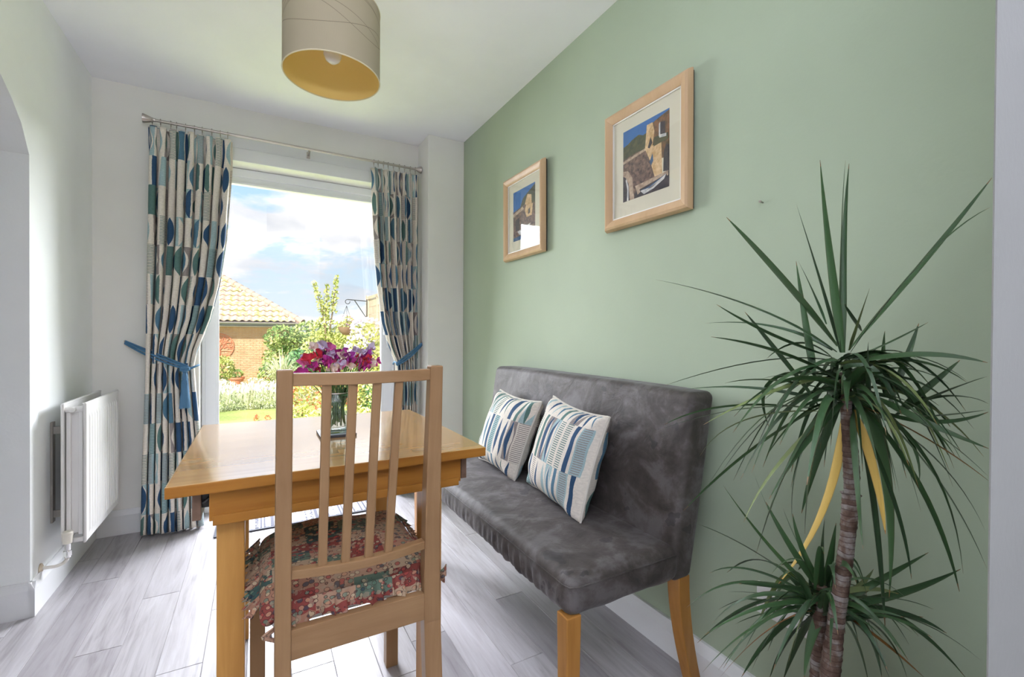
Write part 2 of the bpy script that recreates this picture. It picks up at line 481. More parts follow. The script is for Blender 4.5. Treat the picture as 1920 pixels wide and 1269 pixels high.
# rear posts: straight below the seat, leaning back above it
def post(xl_top, xr_top, xl, xr):
    rows = [(0, 1.025), (.18, 1.06), (.36, 1.078), (.48, 1.078), (.7, 1.062), (1.0, 1.030)]
    g = MB(); k = 0
    for i, (z, y) in enumerate(rows):
        t = max(0, min(1, (z - .4) / .6)); a, b_ = lerp(xl, xl_top, t), lerp(xr, xr_top, t); d = .036 if z < .9 else .030
        g.v += [cp(a, y, z), cp(b_, y, z), cp(b_, y + d, z), cp(a, y + d, z)]
    for i in range(len(rows) - 1):
        for j in range(4):
            g.f.append((i * 4 + j, i * 4 + (j + 1) % 4, i * 4 + 4 + (j + 1) % 4, i * 4 + 4 + j)); g.mi.append(0)
    g.f += [(3, 2, 1, 0), tuple(len(g.v) - 4 + j for j in range(4))]; g.mi += [0, 0]
    o = g.build('rear_post', M_ch, ch, fix=True)
    md = o.modifiers.new('bevel', 'BEVEL'); md.width = .003; md.segments = 2
    return o
post(.0335, .0640, .0315, .0640); post(.357, .388, .3600, .4030)
def bowed(name, x0, x1, y, z0, z1, th, bow, m):
    g = MB(); n = 20; vs = []
    for i in range(n + 1):
        t = i / n; x = lerp(x0, x1, t); yy = y - bow * math.sin(math.pi * t)
        for (dy, z) in ((0, z0), (th, z0), (th, z1), (0, z1)): g.v.append(cp(x, yy + dy, z))
    for i in range(n):
        for j in range(4): g.f.append((i * 4 + j, i * 4 + (j + 1) % 4, i * 4 + 4 + (j + 1) % 4, i * 4 + 4 + j)); g.mi.append(0)
    g.f += [(3, 2, 1, 0), tuple(n * 4 + j for j in range(4))]; g.mi += [0, 0]
    o = g.build(name, m, ch, fix=True); md = o.modifiers.new('bevel', 'BEVEL'); md.width = .002; md.segments = 2; md.limit_method = 'ANGLE'; return o
bowed('top_rail', .0625, .3585, 1.036, .966, .992, .022, .024, M_chx)
bowed('lower_rail', .0625, .3600, 1.077, .546, .566, .024, .024, M_chx)
for xt, xb in ((.128, .125), (.180, .172), (.231, .222), (.281, .268)):
    tt = (xt - .0625) / .296; tb_ = (xb - .0625) / .2975
    yt = 1.041 - .024 * math.sin(math.pi * tt); yb = 1.083 - .024 * math.sin(math.pi * tb_); w = .0095
    g = MB(); vs = []
    for z, x, y in ((.560, xb, yb), (.969, xt, yt)): vs += [cp(x - w, y, z), cp(x + w, y, z), cp(x + w, y + .012, z), cp(x - w, y + .012, z)]
    g.add(vs, [(3, 2, 1, 0), (4, 5, 6, 7)] + [(j, (j + 1) % 4, 4 + (j + 1) % 4, 4 + j) for j in range(4)])
    o = g.build('back_slat', M_ch, ch, fix=True); md = o.modifiers.new('bevel', 'BEVEL'); md.width = .0025; md.segments = 2
MB().box(cp(.0632, 1.082, .368), cp(.3615, 1.104, .434), .002).build('rear_apron', M_chx, ch)
for x in (.034, .378): MB().box(cp(x, 1.114, .375), cp(x + .020 if x < .2 else x + .018, 1.47, .423), .002).build('side_apron', M_ch, ch)
MB().box(cp(.02, 1.475, .375), cp(.372, 1.495, .430), .002).build('front_apron', M_chx, ch)
for x in (-.018, .362): MB().box(cp(x, 1.462, 0), cp(x + .038, 1.500, .430), .003).build('front_leg', M_ch, ch)
o = rbox((.178, .184, .020), .014, (8, 8, 1), lambda p: Vector(cp(.2045, 1.299, .444)) + p); weld(o.build('seat_pad', M_pad, ch, True))

# patchwork cushion on the chair
def patch_fn(t, b):
    p = t.coord(); 
    pn = t.scale(p, (1, 1, 1)); w1 = t.noise(p, 30, 3)
    x, y, z = t.sep(p); q = t.comb(x + w1 * .012, y + w1 * .012 + z * .6, z)
    cell = t.comb((x / .085).floor(), ((y + z * .7) / .052).floor(), 0.0); h = t.white(cell)
    basec = t.ramp(h, [(0, (.40, .24, .16)), (.24, (.24, .05, .04)), (.36, (.10, .15, .11)), (.56, (.42, .30, .20)), (.76, (.04, .09, .08)), (.88, (.34, .17, .11))], 'CONSTANT')
    v = t.n('ShaderNodeTexVoronoi'); t.link(q, v.inputs['Vector']); v.inputs['Scale'].default_value = 75
    d = S(t.nt, v.outputs['Distance']); vc = t.sep(v.outputs['Color'])[0]
    mot = t.ramp(vc, [(0, (.50, .40, .26)), (.3, (.38, .06, .05)), (.5, (.02, .05, .075)), (.68, (.13, .22, .16)), (.85, (.48, .25, .15))], 'CONSTANT')
    c = t.mix((d.lt(.42)) * .75, basec, mot)
    ring = (d - .46).abs().lt(.05); c = t.mix(ring * .75, c, (.05, .02, .02))
    n = t.noise(p, 60, 4); c = t.mix(n.gt(.60) * .55, c, (.36, .28, .20))
    return {'Base Color': c, 'bump': (t.noise(p, 220, 2), .2, .002)}
M_patch = mat('patchwork_print', (.4, .2, .15), .9, fn=patch_fn)
cu = empty('seat_cushion', (.2, 1.3, .466), label='patchwork print frilled cushion on the birch chair seat', cat='cushion')
def cdef(p):
    sag = .012 * (p.x / .2) ** 2 + .008 * (p.y / .2) ** 2
    z = p.z - sag + .006 * math.sin(p.x * 23 + p.y * 17)
    if p.y < -.12: z -= (-.12 - p.y) * .30
    if p.x < -.15: z -= (-.15 - p.x) * .25
    if p.x > .15: z -= (p.x - .15) * .25
    return Vector((p.x, p.y, z + .032))
weld(rbox((.196, .185, .027), .024, (18, 18, 1), cdef).build('cushion_body', M_patch, cu, True))
def ruffle(path, drop, out, waves, name='ruffle', amp=.009):
    """gathered strip hanging from a path of (x, y, z, nx, ny)"""
    g = MB(); n = waves * 8
    P = np.array(path); s = np.linspace(0, len(P) - 1, n + 1)
    def fn(a, b):
        q = a * (len(P) - 1); row = [float(np.interp(q, range(len(P)), P[:, k])) for k in range(5)]
        x, y, z, nx, ny = row; w = math.sin(2 * math.pi * waves * a + 1.3 * math.sin(a * 31)) * amp * (.15 + b)
        o_ = out * b + w; tx, ty = -ny, nx; sw = .006 * b * math.sin(2 * math.pi * waves * a * 1.0 + 1)
        return (x + nx * o_ + tx * sw, y + ny * o_ + ty * sw, z - drop * b * (1 + .12 * math.sin(a * 47)))
    g.grid(fn, n, 5)
    return g.build(name, M_patch, cu, True, 180)
ruffle([(-.162, -.184, .022, .0, -1), (-.150, -.199, .022, .0, -1), (0, -.202, .024, 0, -1), (.148, -.199, .022, 0, -1), (.160, -.184, .022, 0, -1)], .050, .003, 22, amp=.0055)
ruffle([(-.193, .17, .030, -1, 0), (-.196, 0, .024, -1, 0), (-.190, -.14, .004, -1, 0)], .030, .030, 17)
ruffle([(.190, -.13, .006, 1, 0), (.194, 0, .026, 1, 0), (.192, .17, .030, 1, 0)], .022, .020, 17)
ruffle([(.18, .184, .022, 0, 1), (0, .186, .026, 0, 1), (-.18, .184, .022, 0, 1)], .034, .012, 22)
g = MB()
g.grid(lambda a, b: (.192 + .036 * a, -.190 + .010 * math.sin(a * 6) , -.004 + (b - .5) * .022 * (.5 + a) + .006 * math.sin(a * 9)), 8, 3)
g.grid(lambda a, b: (.200 + .024 * a, -.196 + .008 * math.sin(a * 7 + 2), -.018 + (b - .5) * .018 + .008 * math.sin(a * 5)), 8, 3)
g.tube([(.150, -.170, .0), (.185, -.185, .0), (.206, -.190, -.006)], .006, 8)
g.build('cushion_tie', M_patch, cu, True, 180)
g = MB(); g.grid(lambda a, b: (-.168 + .016 * math.sin(b * 7) + (a - .5) * .02, -.205 - .004 * math.sin(a * 9), -.0 - .055 * b), 6, 8); g.tube([(-.150, -.17, .004), (-.164, -.19, .002), (-.168, -.203, -.004)], .007, 8)
g.build('cushion_tie', M_patch, cu, True, 180)

# ================================================================== BENCH
def velvet_fn(t, b):
    p = t.coord(); n = t.noise(p, 7, 5, .6, 1.2); n2 = t.noise(t.scale(p, (1, 1, 1), (3, 1, 2)), 26, 4, .6)
    n3 = t.noise(t.scale(p, (1, 1, 1), (7, 5, 1)), 11, 3, .5); s = n3.gt(.665)
    c = t.ramp(n * .7 + n2 * .3, [(.38, (.036, .029, .026)), (.5, (.064, .053, .048)), (.60, (.115, .103, .102))])
    c = t.mix(s * .55, c, (.022, .019, .022))
    return {'Base Color': c, 'bump': (t.noise(p, 12, 4, .55, .8), .25, .02)}
M_velvet = mat('grey_velvet', (.11, .1, .1), .62, fn=velvet_fn, Sheen_Weight=.22, Sheen_Roughness=.35)
M_velvet.node_tree.nodes['Principled BSDF'].inputs['Sheen Tint'].default_value = (.75, .74, .8, 1)
M_oak = wood('oak_bench_leg', (.50, .245, .065), (.33, .14, .03), 2, .35)
be = empty('upholstered_bench', (.93, 1.54, 0), label='dark grey velvet high-backed two-seat bench against the green wall', cat='bench')
BX, BY = .93, 1.54
BY0, BY1 = .902, 2.172
sh = ((1.075 - .668) / 2, (BY1 - BY0) / 2, .052); sc0 = Vector(((.668 + 1.075) / 2, (BY0 + BY1) / 2, .416))
def seat_def(p):
    q = p.copy()
    # front skirt pleats
    if p.x < -sh[0] + .05 and p.z < .035:
        k = min(1, (.035 - p.z) / .05) * min(1, (-sh[0] + .05 - p.x) / .03)
        loc = math.exp(-((p.y + .36) / .17) ** 2) + .25 * math.exp(-((p.y - .1) / .4) ** 2)
        q.x += k * loc * (.0038 * math.sin(p.y * 175 + p.z * 30) + .003 * math.sin(p.y * 97 + 1))
        q.y += k * loc * p.z * .3
    if p.z > 0:
        f = (1 - (p.x / sh[0]) ** 2) * (1 - (p.y / sh[1]) ** 4)
        q.z += .010 * f + .0025 * math.sin(p.y * 13 + p.x * 22) * f
    if p.z < -.045: q.z += .003 * math.sin(p.y * 40 + p.x * 31)
    return q + sc0 - Vector((BX, BY, 0))
weld(rbox(sh, .036, (24, 170, 8), seat_def).build('seat', M_velvet, be, True))
g = MB(); 
zs = .447
g.tube([(.6695 - BX, BY1 - .03 - BY, zs), (.6695 - BX, BY0 + .03 - BY, zs), (.676 - BX, BY0 + .008 - BY, zs), (.70 - BX, BY0 - .0005 - BY, zs), (1.05 - BX, BY0 - .0005 - BY, zs)], .0018, 6)
g.build('seat_seam', M_velvet, be, True)
hb = (.05, (BY1 - BY0) / 2, .275)
def back_def(p):
    t = (p.z + .275) / .55
    xf = 1.042 + (1.112 - 1.042) * max(0, (t - .12) / .88) ** 1.0; xr = 1.112 + (1.219 - 1.112) * t ** .9
    mid, half = (xf + xr) / 2, (xr - xf) / 2
    q = Vector((mid + p.x / .05 * half, p.y + (BY0 + BY1) / 2, .363 + .55 * t))
    if p.x < -.03: q.x -= .012 * math.sin(math.pi * t) * (1 - (p.y / hb[1]) ** 4) + .0018 * math.sin(p.y * 19 + t * 9) * math.sin(t * 7 + p.y * 5)
    q.z -= .006 * (p.y / hb[1]) ** 4 * t
    return q - Vector((BX, BY, 0))
weld(rbox(hb, .024, (4, 60, 30), back_def).build('backrest', M_velvet, be, True))
def leg(name, a, b_, w, h, curve=0):
    g = MB(); n = 8
    for i in range(n + 1):
        t = i / n; z = h * (1 - t); s = 1 - .18 * t; cx = a + curve * (t ** 1.7); hw = w / 2 * s
        g.v += [(cx - hw - BX, b_ - hw - BY, z), (cx + hw - BX, b_ - hw - BY, z), (cx + hw - BX, b_ + hw - BY, z), (cx - hw - BX, b_ + hw - BY, z)]
    for i in range(n):
        for j in range(4): g.f.append((i * 4 + j, i * 4 + (j + 1) % 4, i * 4 + 4 + (j + 1) % 4, i * 4 + 4 + j)); g.mi.append(0)
    g.f += [(3, 2, 1, 0), tuple(n * 4 + j for j in range(4))]; g.mi += [0, 0]
    o = g.build(name, M_oak, be, fix=True); md = o.modifiers.new('bevel', 'BEVEL'); md.width = .003; md.segments = 2; md.limit_method = 'ANGLE'
for y in (BY0 + .028, BY1 - .028):
    leg('front_leg', .690, y, .045, .372); leg('rear_leg', 1.088, y, .046, .372, .075)

# ---------------------------------------------------------------- printed fabric (curtains and cushions)
NAVY, TEAL, SAGE, LTEAL, TAUPE = (.022, .070, .150), (.075, .175, .255), (.085, .17, .155), (.33, .45, .47), (.27, .235, .225)
CREAM = (.72, .66, .58)
def fabric_fn(t, b, cw=.056, ch_=.157):
    uv = t.coord('UV'); u, v, _ = t.sep(uv)
    row = (v / ch_).floor(); rv = (v / ch_).fract()
    wob = t.noise(t.comb(u, v, 0.0), 26, 2) * .004
    uu = (u + wob + t.white(t.comb(row, 5.0)) * .4) / cw
    col = uu.floor(); cu_ = uu.fract()
    h1 = t.white(t.comb(row, col, 1.0)); h2 = t.white(t.comb(row, col, 2.0)); h3 = t.white(t.comb(row, col, 3.0))
    lens_w = (rv * math.pi).sin() * .40 + .015
    dx = (cu_ - .5)
    lens = dx.abs().lt(lens_w)
    half = lens * dx.lt(h3 * .25 - .12)
    inner = (dx - .03).abs().lt((rv * math.pi).sin() * .26 - .01)
    bar = dx.abs().lt(h3 * .12 + .19)
    st = ((v * 125.0).fract()).lt(.42) * dx.abs().lt(.36)
    pal = [(0, NAVY), (.30, TEAL), (.50, SAGE), (.76, LTEAL), (.84, NAVY)]
    colr = t.ramp(h2, pal, 'CONSTANT')
    bgc = t.ramp(h3, [(0, CREAM), (.50, LTEAL), (.66, CREAM), (.80, TAUPE), (.90, CREAM)], 'CONSTANT')
    white = CREAM
    # lens cell: background, cream oval, dark half / inner lens
    lensc = t.mix(lens, bgc, white); lensc1 = t.mix(half, lensc, colr); lensc2 = t.mix(inner, lensc, colr)
    barc = t.mix(bar, white, colr); stc = t.mix(st, t.mix(h3.gt(.6), white, LTEAL), t.mix(h2.gt(.55), TAUPE, SAGE))
    c = t.mix(h1.gt(.30), lensc1, lensc2)
    c = t.mix(h1.gt(.58), c, barc)
    c = t.mix(h1.gt(.76), c, stc)
    n = t.noise(t.comb(u, v, 0.0), 160, 2)
    c = t.mix(1.0, c, t.ramp(n, [(.3, (.88, .88, .88)), (.7, (1.06, 1.06, 1.06))]), 'MULTIPLY')
    return {'Base Color': c, 'bump': (t.noise(t.comb(u, v, 0.0), 700, 2), .15, .001)}
M_fab = mat('printed_curtain_fabric', CREAM, .9, fn=fabric_fn)
M_fab2 = mat('printed_cushion_fabric', CREAM, .9, fn=lambda t, b: fabric_fn(t, b, .043, .17))
M_piping = mat('cream_piping', (.6, .56, .5), .9)

# scatter cushions: four corners (BL, BR, TR, TL seen from the room), bulge along the normal
def pillow(name, label, C4, T, uvo):
    C4 = [Vector(c) for c in C4]; c0 = sum(C4, Vector()) / 4
    nrm = (C4[1] - C4[0]).cross(C4[3] - C4[0]).normalized()
    o = empty(name, c0, 0, label, 'cushion', 'scatter cushions on the bench')
    W = (C4[1] - C4[0]).length; Hh = (C4[3] - C4[0]).length
    def pt(a, b, side):
        # edges bow inwards between the corners
        u, v = 2 * a - 1, 2 * b - 1
        bu = u * (1 - .07 * (1 - v * v) * abs(u) ** 2); bv = v * (1 - .09 * (1 - u * u) * abs(v) ** 2)
        aa, bb = (bu + 1) / 2, (bv + 1) / 2
        p = C4[0].lerp(C4[1], aa).lerp(C4[3].lerp(C4[2], aa), bb)
        th = T * max(0, (1 - abs(u) ** 2.6)) ** .5 * max(0, (1 - abs(v) ** 2.6)) ** .5
        cr = .006 * math.sin(9 * u + 3 * v) * math.sin(7 * v - 2 * u) * (abs(u) ** 2 + abs(v) ** 2)
        return p - c0 + nrm * side * (th + cr * (th > .005))
    g = MB()
    for side in (1, -1):
        g.grid(lambda a, b: pt(a, b, side), 36, 36, uvfn=lambda a, b: (uvo + a * W * side, uvo * 2 + b * Hh), flip=side < 0)
    body = g.build('cushion_cover', M_fab2, o, True, 180)
    per = [(i / 30, 0) for i in range(30)] + [(1, i / 30) for i in range(30)] + [(1 - i / 30, 1) for i in range(30)] + [(0, 1 - i / 30) for i in range(30)]
    g = MB(); g.tube([pt(a, b, 0) for a, b in per], .0045, 8, closed=True); g.build('piping', M_piping, o, True)
    return o
pillow('scatter_cushion', 'blue and cream patterned square cushion nearer the camera on the grey bench',
       [(.955, 1.560, .476), (.895, 1.150, .474), (1.000, 1.135, .808), (1.010, 1.470, .836)], .078, 1.37)
pillow('scatter_cushion', 'blue and cream patterned square cushion farther away, behind the table corner on the grey bench',
       [(.940, 2.000, .476), (.915, 1.612, .474), (1.020, 1.570, .800), (1.030, 1.955, .808)], .074, 3.11)

# ================================================================== PICTURES
M_frame = wood('pale_wood_frame', (.64, .45, .28), (.52, .34, .19), 2, .35, .6)
M_mount = mat('cream_mount', (.70, .66, .52), .8)
M_slip = mat('white_frame_slip', (.85, .83, .78), .4)
M_back = mat('dark_frame_back', (.03, .025, .02), .8)
def flat(name, c, c2=None, sc_=25):
    def f(t, b):
        p = t.coord(); n = t.noise(p, sc_, 5, .65)
        return {'Base Color': t.ramp(n, [(.36, c2 or c), (.62, c)])}
    return mat(name, c, .7, fn=f)
P_sky = flat('print_sky', (.04, .16, .42), (.035, .13, .36)); P_hill = flat('print_hills', (.045, .055, .03), (.10, .09, .04), 60)
P_stone = flat('print_stone', (.24, .15, .11), (.05, .03, .03), 70); P_wallc = flat('print_sunlit_wall', (.75, .55, .32), (.50, .30, .12), 50)
P_brown = flat('print_house', (.25, .11, .05), (.06, .05, .02), 60); P_dark = flat('print_shadow', (.02, .02, .03), (.07, .05, .05), 60)
P_boat = flat('print_boat', (.72, .70, .66), (.4, .42, .45), 60); P_ledge = flat('print_ledge', (.55, .42, .30), (.3, .2, .14), 60)
P_blue = flat('print_blue', (.03, .09, .2))
PR = [P_sky, P_hill, P_stone, P_wallc, P_brown, P_dark, P_boat, P_ledge, P_blue]
art1 = [(0, [(0, .62), (1, .62), (1, 1), (0, 1)]),
        (1, [(0, .58), (.55, .60), (.56, .84), (.46, .82), (.36, .86), (.20, .83), (.12, .80), (0, .78)]),
        (4, [(.52, .45), (1, .38), (1, .98), (.80, .95), (.70, .93), (.60, .90)]),
        (2, [(0, 0), (.85, 0), (.80, .30), (.62, .62), (.30, .63), (0, .60)]),
        (7, [(0, .58), (.50, .63), (.54, .60), (0, .54)]),
        (3, [(.50, .62), (.54, .93), (.66, .93), (.70, .80), (.66, .62), (.84, .62), (.86, .20), (.72, .16), (.60, .45)]),
        (5, [(.56, .62), (.62, .75), (.66, .66), (.60, .60)]), (8, [(.60, .42), (.66, .52), (.68, .42), (.63, .36)]),
        (1, [(.68, .60), (.98, .62), (.98, .70), (.70, .72)]), (5, [(.82, .72), (.92, .70), (.92, .86), (.82, .88)]),
        (6, [(.79, .70), (.82, .70), (.82, .88), (.79, .86)]), (6, [(.80, .68), (.94, .66), (.94, .70), (.80, .72)]),
        (5, [(.88, .22), (1, .20), (1, .54), (.94, .56), (.89, .48)]),
        (7, [(0, .44), (.12, .42), (.22, .30), (.26, .0), (.16, 0), (.13, .24), (.06, .34), (0, .37)]),
        (5, [(0, .37), (.06, .34), (.13, .24), (.16, 0), (0, 0)]),
        (6, [(.06, .30), (.10, .16), (.09, 0), (.13, 0), (.13, .2), (.08, .32)]),
        (5, [(.26, 0), (1, 0), (1, .2), (.8, .20), (.3, .12)]),
        (7, [(.28, .17), (.98, .21), (.98, .15), (.40, .06), (.34, .04)]),
        (5, [(.38, .10), (.95, .17), (.96, .12), (.5, .02), (.42, .03)]),
        (6, [(.40, .075), (.60, .09), (.94, .175), (.90, .12), (.68, .045), (.48, .015)]),
        (8, [(.40, .08), (.60, .095), (.94, .18), (.86, .15), (.60, .075)]),
        (2, [(.50, .055), (.66, .07), (.80, .12), (.66, .085)])]
art2 = [(0, [(0, .6), (1, .6), (1, 1), (0, 1)]), (1, [(.3, .60), (.46, .80), (.70, .88), (1, .97), (1, .6)]),
        (3, [(.50, .60), (.66, .84), (.84, .80), (.86, .55)]), (2, [(0, 0), (1, 0), (1, .62), (.5, .66), (0, .60)]),
        (7, [(0, .56), (.45, .64), (.5, .58), (0, .50)]), (3, [(.55, .56), (.62, .66), (.9, .62), (.86, .40), (.62, .40)]),
        (5, [(.10, .42), (.3, .46), (.3, .2), (.12, .2)]), (6, [(.2, .18), (.8, .26), (.7, .16), (.3, .1)]),
        (5, [(.70, .44), (.78, .46), (.78, .56), (.70, .54)]), (8, [(0, 0), (1, 0), (1, .1), (0, .07)])]
def picture(yc, zc, label, art, tilt=.008, roll=0.0):
    w, h, d = .412, .455, .026
    o = empty('framed_picture', (XR - .006, yc, zc), 0, label, 'picture', 'framed prints on the green wall')
    o.rotation_euler = (roll, -tilt, 0)
    # local: x towards the wall (+), y along the wall, z up.  seen from -x
    fw = .040
    prof = [(0, 0), (0, -.006), (.006, -.020), (.014, -.0245), (.026, -.022), (fw, -.012), (fw, 0)]      # (inwards, x)
    for k in range(4):
        g = MB(); 
        def fn(u, v, s, k=k):
            sgn = 1 if s else -1
            if k % 2 == 0:   # horizontal bars
                zz = (h / 2 - u) * (1 if k == 0 else -1); return (v - .008, sgn * (w / 2 - u), zz)
            yy = (w / 2 - u) * (1 if k == 1 else -1); return (v - .008, yy, sgn * (h / 2 - u))
        g.prism(prof, fn); g.build('frame_rail', M_frame, o, True, 30, fix=True)
    g = MB(); iw, ih = w / 2 - fw, h / 2 - fw
    for (a, b_) in (((-.013, -iw, ih - .005), (-.008, iw, ih)), ((-.013, -iw, -ih), (-.008, iw, -ih + .005)), ((-.013, -iw, -ih), (-.008, -iw + .005, ih)), ((-.013, iw - .005, -ih), (-.008, iw, ih))): g.box((a[0] - .004, a[1], a[2]), (b_[0], b_[1], b_[2]))
    g.build('frame_slip', M_slip, o)
    MB().box((-.012, -iw, -ih), (-.009, iw, ih)).build('mount', M_mount, o)
    pw, ph = .112, .133; g = MB()
    for i, (mi, poly) in enumerate(art):
        x = -.0123 - i * .00003
        g.add([(x, pw * (1 - 2 * u), ph * (2 * v - 1) + .005) for u, v in poly], [tuple(range(len(poly)))], mi)
    o2 = g.build('print', PR, o)
    MB().box((-.0150, -iw, -ih), (-.0142, iw, ih)).build('glass_pane', M_glass, o)
    MB().box((-.008, -w / 2 + .004, -h / 2 + .004), (.0, w / 2 - .004, h / 2 - .004)).build('backing_board', M_back, o)
picture(1.208, 1.712, 'nearer framed harbour print with a white boat, on the green wall above the bench', art1)
picture(2.066, 1.711, 'farther, smaller-looking framed harbour print on the green wall, close to the pier', art2)
nl = MB().tube([(XR + .005, .777, 1.45), (XR - .012, .777, 1.452)], .0022, 8).tube([(XR - .012, .777, 1.452), (XR - .0135, .777, 1.452)], .004, 8).build('wall_nail', M_steel, smooth=False)
tag(nl, 'small bare nail in the green wall, to the right of the nearer picture', 'nail')

# ================================================================== PENDANT LAMP
def shade_fn(t, b):
    p = t.coord(); x, y, z = t.sep(p)
    a = y.m('ARCTAN2', x)
    c = (.40, .345, .24); out = t.mix(0.0, c, c)
    for k, (amp, ph, off, w) in enumerate([(.060, 2.9, .012, 1.0), (.066, 3.1, .018, 1.0), (.045, .2, -.010, 2.0), (.028, 2.4, -.028, 2.0), (.05, 4.4, .0, 1.0)]):
        zz = ((a * w + ph).sin()) * amp + off; line = (z - zz).abs().lt(.0010)
        out = t.mix(line * .85, out, (.17, .145, .10))
    return {'Base Color': out, 'bump': (t.noise(t.scale(p, (400, 400, 40)), 1, 2), .15, .001)}
M_shade = mat('cream_lamp_fabric', (.40, .345, .24), .8, fn=shade_fn)
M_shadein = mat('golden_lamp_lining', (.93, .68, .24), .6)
M_bulb = mat('frosted_bulb', (.85, .83, .86), .2)
M_cable = mat('white_cable', (.8, .8, .78), .4)
LX, LY, LZ0, LR = .235, 1.76, 2.0, .164
lp = empty('pendant_lamp', (LX, LY, 2.15), label='cream drum pendant shade with curling grey lines, hung from the ceiling over the table', cat='lamp')
hh = .125
g = MB(); g.lathe([(LR, -hh - .025), (LR, hh - .025)], n=96); g.build('lamp_shade', M_shade, lp, True, 60)
g = MB(); g.lathe([(LR - .0015, hh - .025), (LR - .0015, -hh - .025)], n=96); sl = g.build('shade_lining', M_shadein, lp, True, 60)
M_rim = mat('cream_rim', (.72, .64, .46), .6)
for z in (-hh - .025, hh - .025): g = MB(); g.tube([((LR - .0005) * math.cos(a * math.pi / 36), (LR - .0005) * math.sin(a * math.pi / 36), z) for a in range(72)], .0022, 6, closed=True); g.build('shade_rim', M_rim, lp, True)
g = MB(); g.lathe([(.001, -.098), (.012, -.097), (.024, -.088), (.031, -.072), (.032, -.058), (.025, -.038), (.015, -.022), (.014, -.005), (.001, -.004)], n=24); g.build('bulb', M_bulb, lp, True)
g = MB(); g.lathe([(.001, -.01), (.018, -.01), (.018, .045), (.010, .055), (.001, .055)], n=20)
for k in range(3): g.tube([(.017 * math.cos(k * 2.094), .017 * math.sin(k * 2.094), .03), ((LR - .002) * math.cos(k * 2.094), (LR - .002) * math.sin(k * 2.094), .085)], .0016, 6)
g.build('lamp_holder', M_cable, lp, True)
g = MB(); g.tube([(0, 0, .05), (0, 0, .248)], .0035, 8); g.build('cable', M_cable, lp)
g = MB(); g.lathe([(.001, .222), (.022, .224), (.042, .240), (.044, .25), (.001, .25)], n=28); g.build('ceiling_rose', M_cable, lp, True)

# ================================================================== CURTAINS
def curtain(name, label, x_out, inner, zt, W, n, tie_z, uvo, sgn, ydef, zb=.012):
    """x_out(z) outer edge, inner(z) inner edge; n folds"""
    o = empty(name, (x_out[0][1], 3.05, 0), 0, label, 'curtain', 'patterned curtains at the patio door'); ox = x_out[0][1]
    def fn(a, b):
        z = lerp(zt, zb, b)
        xo, xi = interp(x_out, -z), interp(inner, -z)
        pinch = math.exp(-((z - (zt - .075)) / .05) ** 2)
        width = abs(xi - xo); amp = .020 + .016 * min(1, b * 6) - .006 * math.exp(-((z - tie_z) / .1) ** 2)
        aa = a + (.014 * math.sin(a * 17 + z * 1.2) + .007 * math.sin(a * 39 - z * 1.7)) * min(1, .25 + b * 5)
        ph = 2 * math.pi * n * aa + .35 * math.sin(z * 2.1 + a * 5)
        x = lerp(xo, xi, aa) + .22 * width / n * math.sin(2 * ph) * (1 - .5 * pinch)
        y = interp(ydef, -z) + amp * (.60 + .55 * math.sin(a * 21 + uvo) ** 2) * math.cos(ph) * (1 - .55 * pinch) + .006 * math.sin(a * 33 + z * 3)
        y += .018 * math.sin(math.pi * a) * (z < tie_z) * min(1, (tie_z - z) * 3) * -1
        zz = z - .012 * math.cos(ph) * (b > .97) 
        return (x - ox, min(y, YB - .012) - 3.05, zz)
    g = MB(); g.grid(fn, n * 26, 110, uvfn=lambda a, b: (uvo + a * W, lerp(zt, zb, b) + .03))
    c = g.build('curtain_cloth', M_fab, o, True, 180)
    m = c.modifiers.new('thick', 'SOLIDIFY'); m.thickness = .0015
    return o
# tables are (-z, x)
L_out = [(-2.17, -.508), (-1.4, -.512), (-.95, -.515), (-.7, -.520), (-.35, -.530), (0, -.535)]
L_in = [(-2.17, -.128), (-2.05, -.128), (-1.9, -.136), (-1.6, -.152), (-1.35, -.182), (-1.15, -.225), (-.98, -.285), (-.90, -.300), (-.75, -.290), (-.5, -.270), (0, -.255)]
cl = curtain('curtain', 'long blue and cream patterned curtain left of the patio door, behind the table', L_out, L_in, 2.172, .98, 9, .92, .3, 1, [(-2.17, 3.055), (-.95, 3.045), (-.5, 3.035), (0, 3.02)])
R_out = [(-2.17, .968), (-1.0, .962), (-.8, .955), (0, .955)]
R_in = [(-2.17, .648), (-1.85, .660), (-1.6, .672), (-1.4, .690), (-1.15, .720), (-1.0, .765), (-.88, .812), (-.75, .822), (-.4, .815), (0, .805)]
cr_ = curtain('curtain', 'blue and cream patterned curtain right of the patio door, beside the white pier', R_out, R_in, 2.165, .92, 8, .90, 4.7, -1, [(-2.17, 3.055), (0, 3.045)])

rl = empty('curtain_rail', (.24, 3.05, 2.205), label='thin nickel curtain pole with flared ends above the patio door', cat='curtain pole')
g = MB(); g.tube([(-.72, 0, 0), (.72, 0, 0)], .0075, 14); g.build('pole', M_steel, rl, True)
for s in (-1, 1):
    g = MB(); g.lathe([(.0001, .715 * s), (.009, .715 * s), (.009, .724 * s), (.012, .73 * s), (.024, .765 * s), (.0245, .770 * s), (.0001, .768 * s)] if s < 0 else [(.0001, .700), (.009, .700), (.009, .706), (.012, .71), (.022, .736), (.0225, .740), (.0001, .739)], n=20, axis=0); g.build('finial', M_steel, rl, True)
g = MB(); g.box((.029, .0, -.018), (.041, .076, -.006), .001); g.box((.026, .074, -.032), (.046, .0768, .008), .001)
g.tube([(.035, 0, -.009), (.035, .004, -.014)], .006, 8); g.build('bracket', M_steel, rl)
ringx = [-.735 + .24 + i * .0 for i in range(0)]
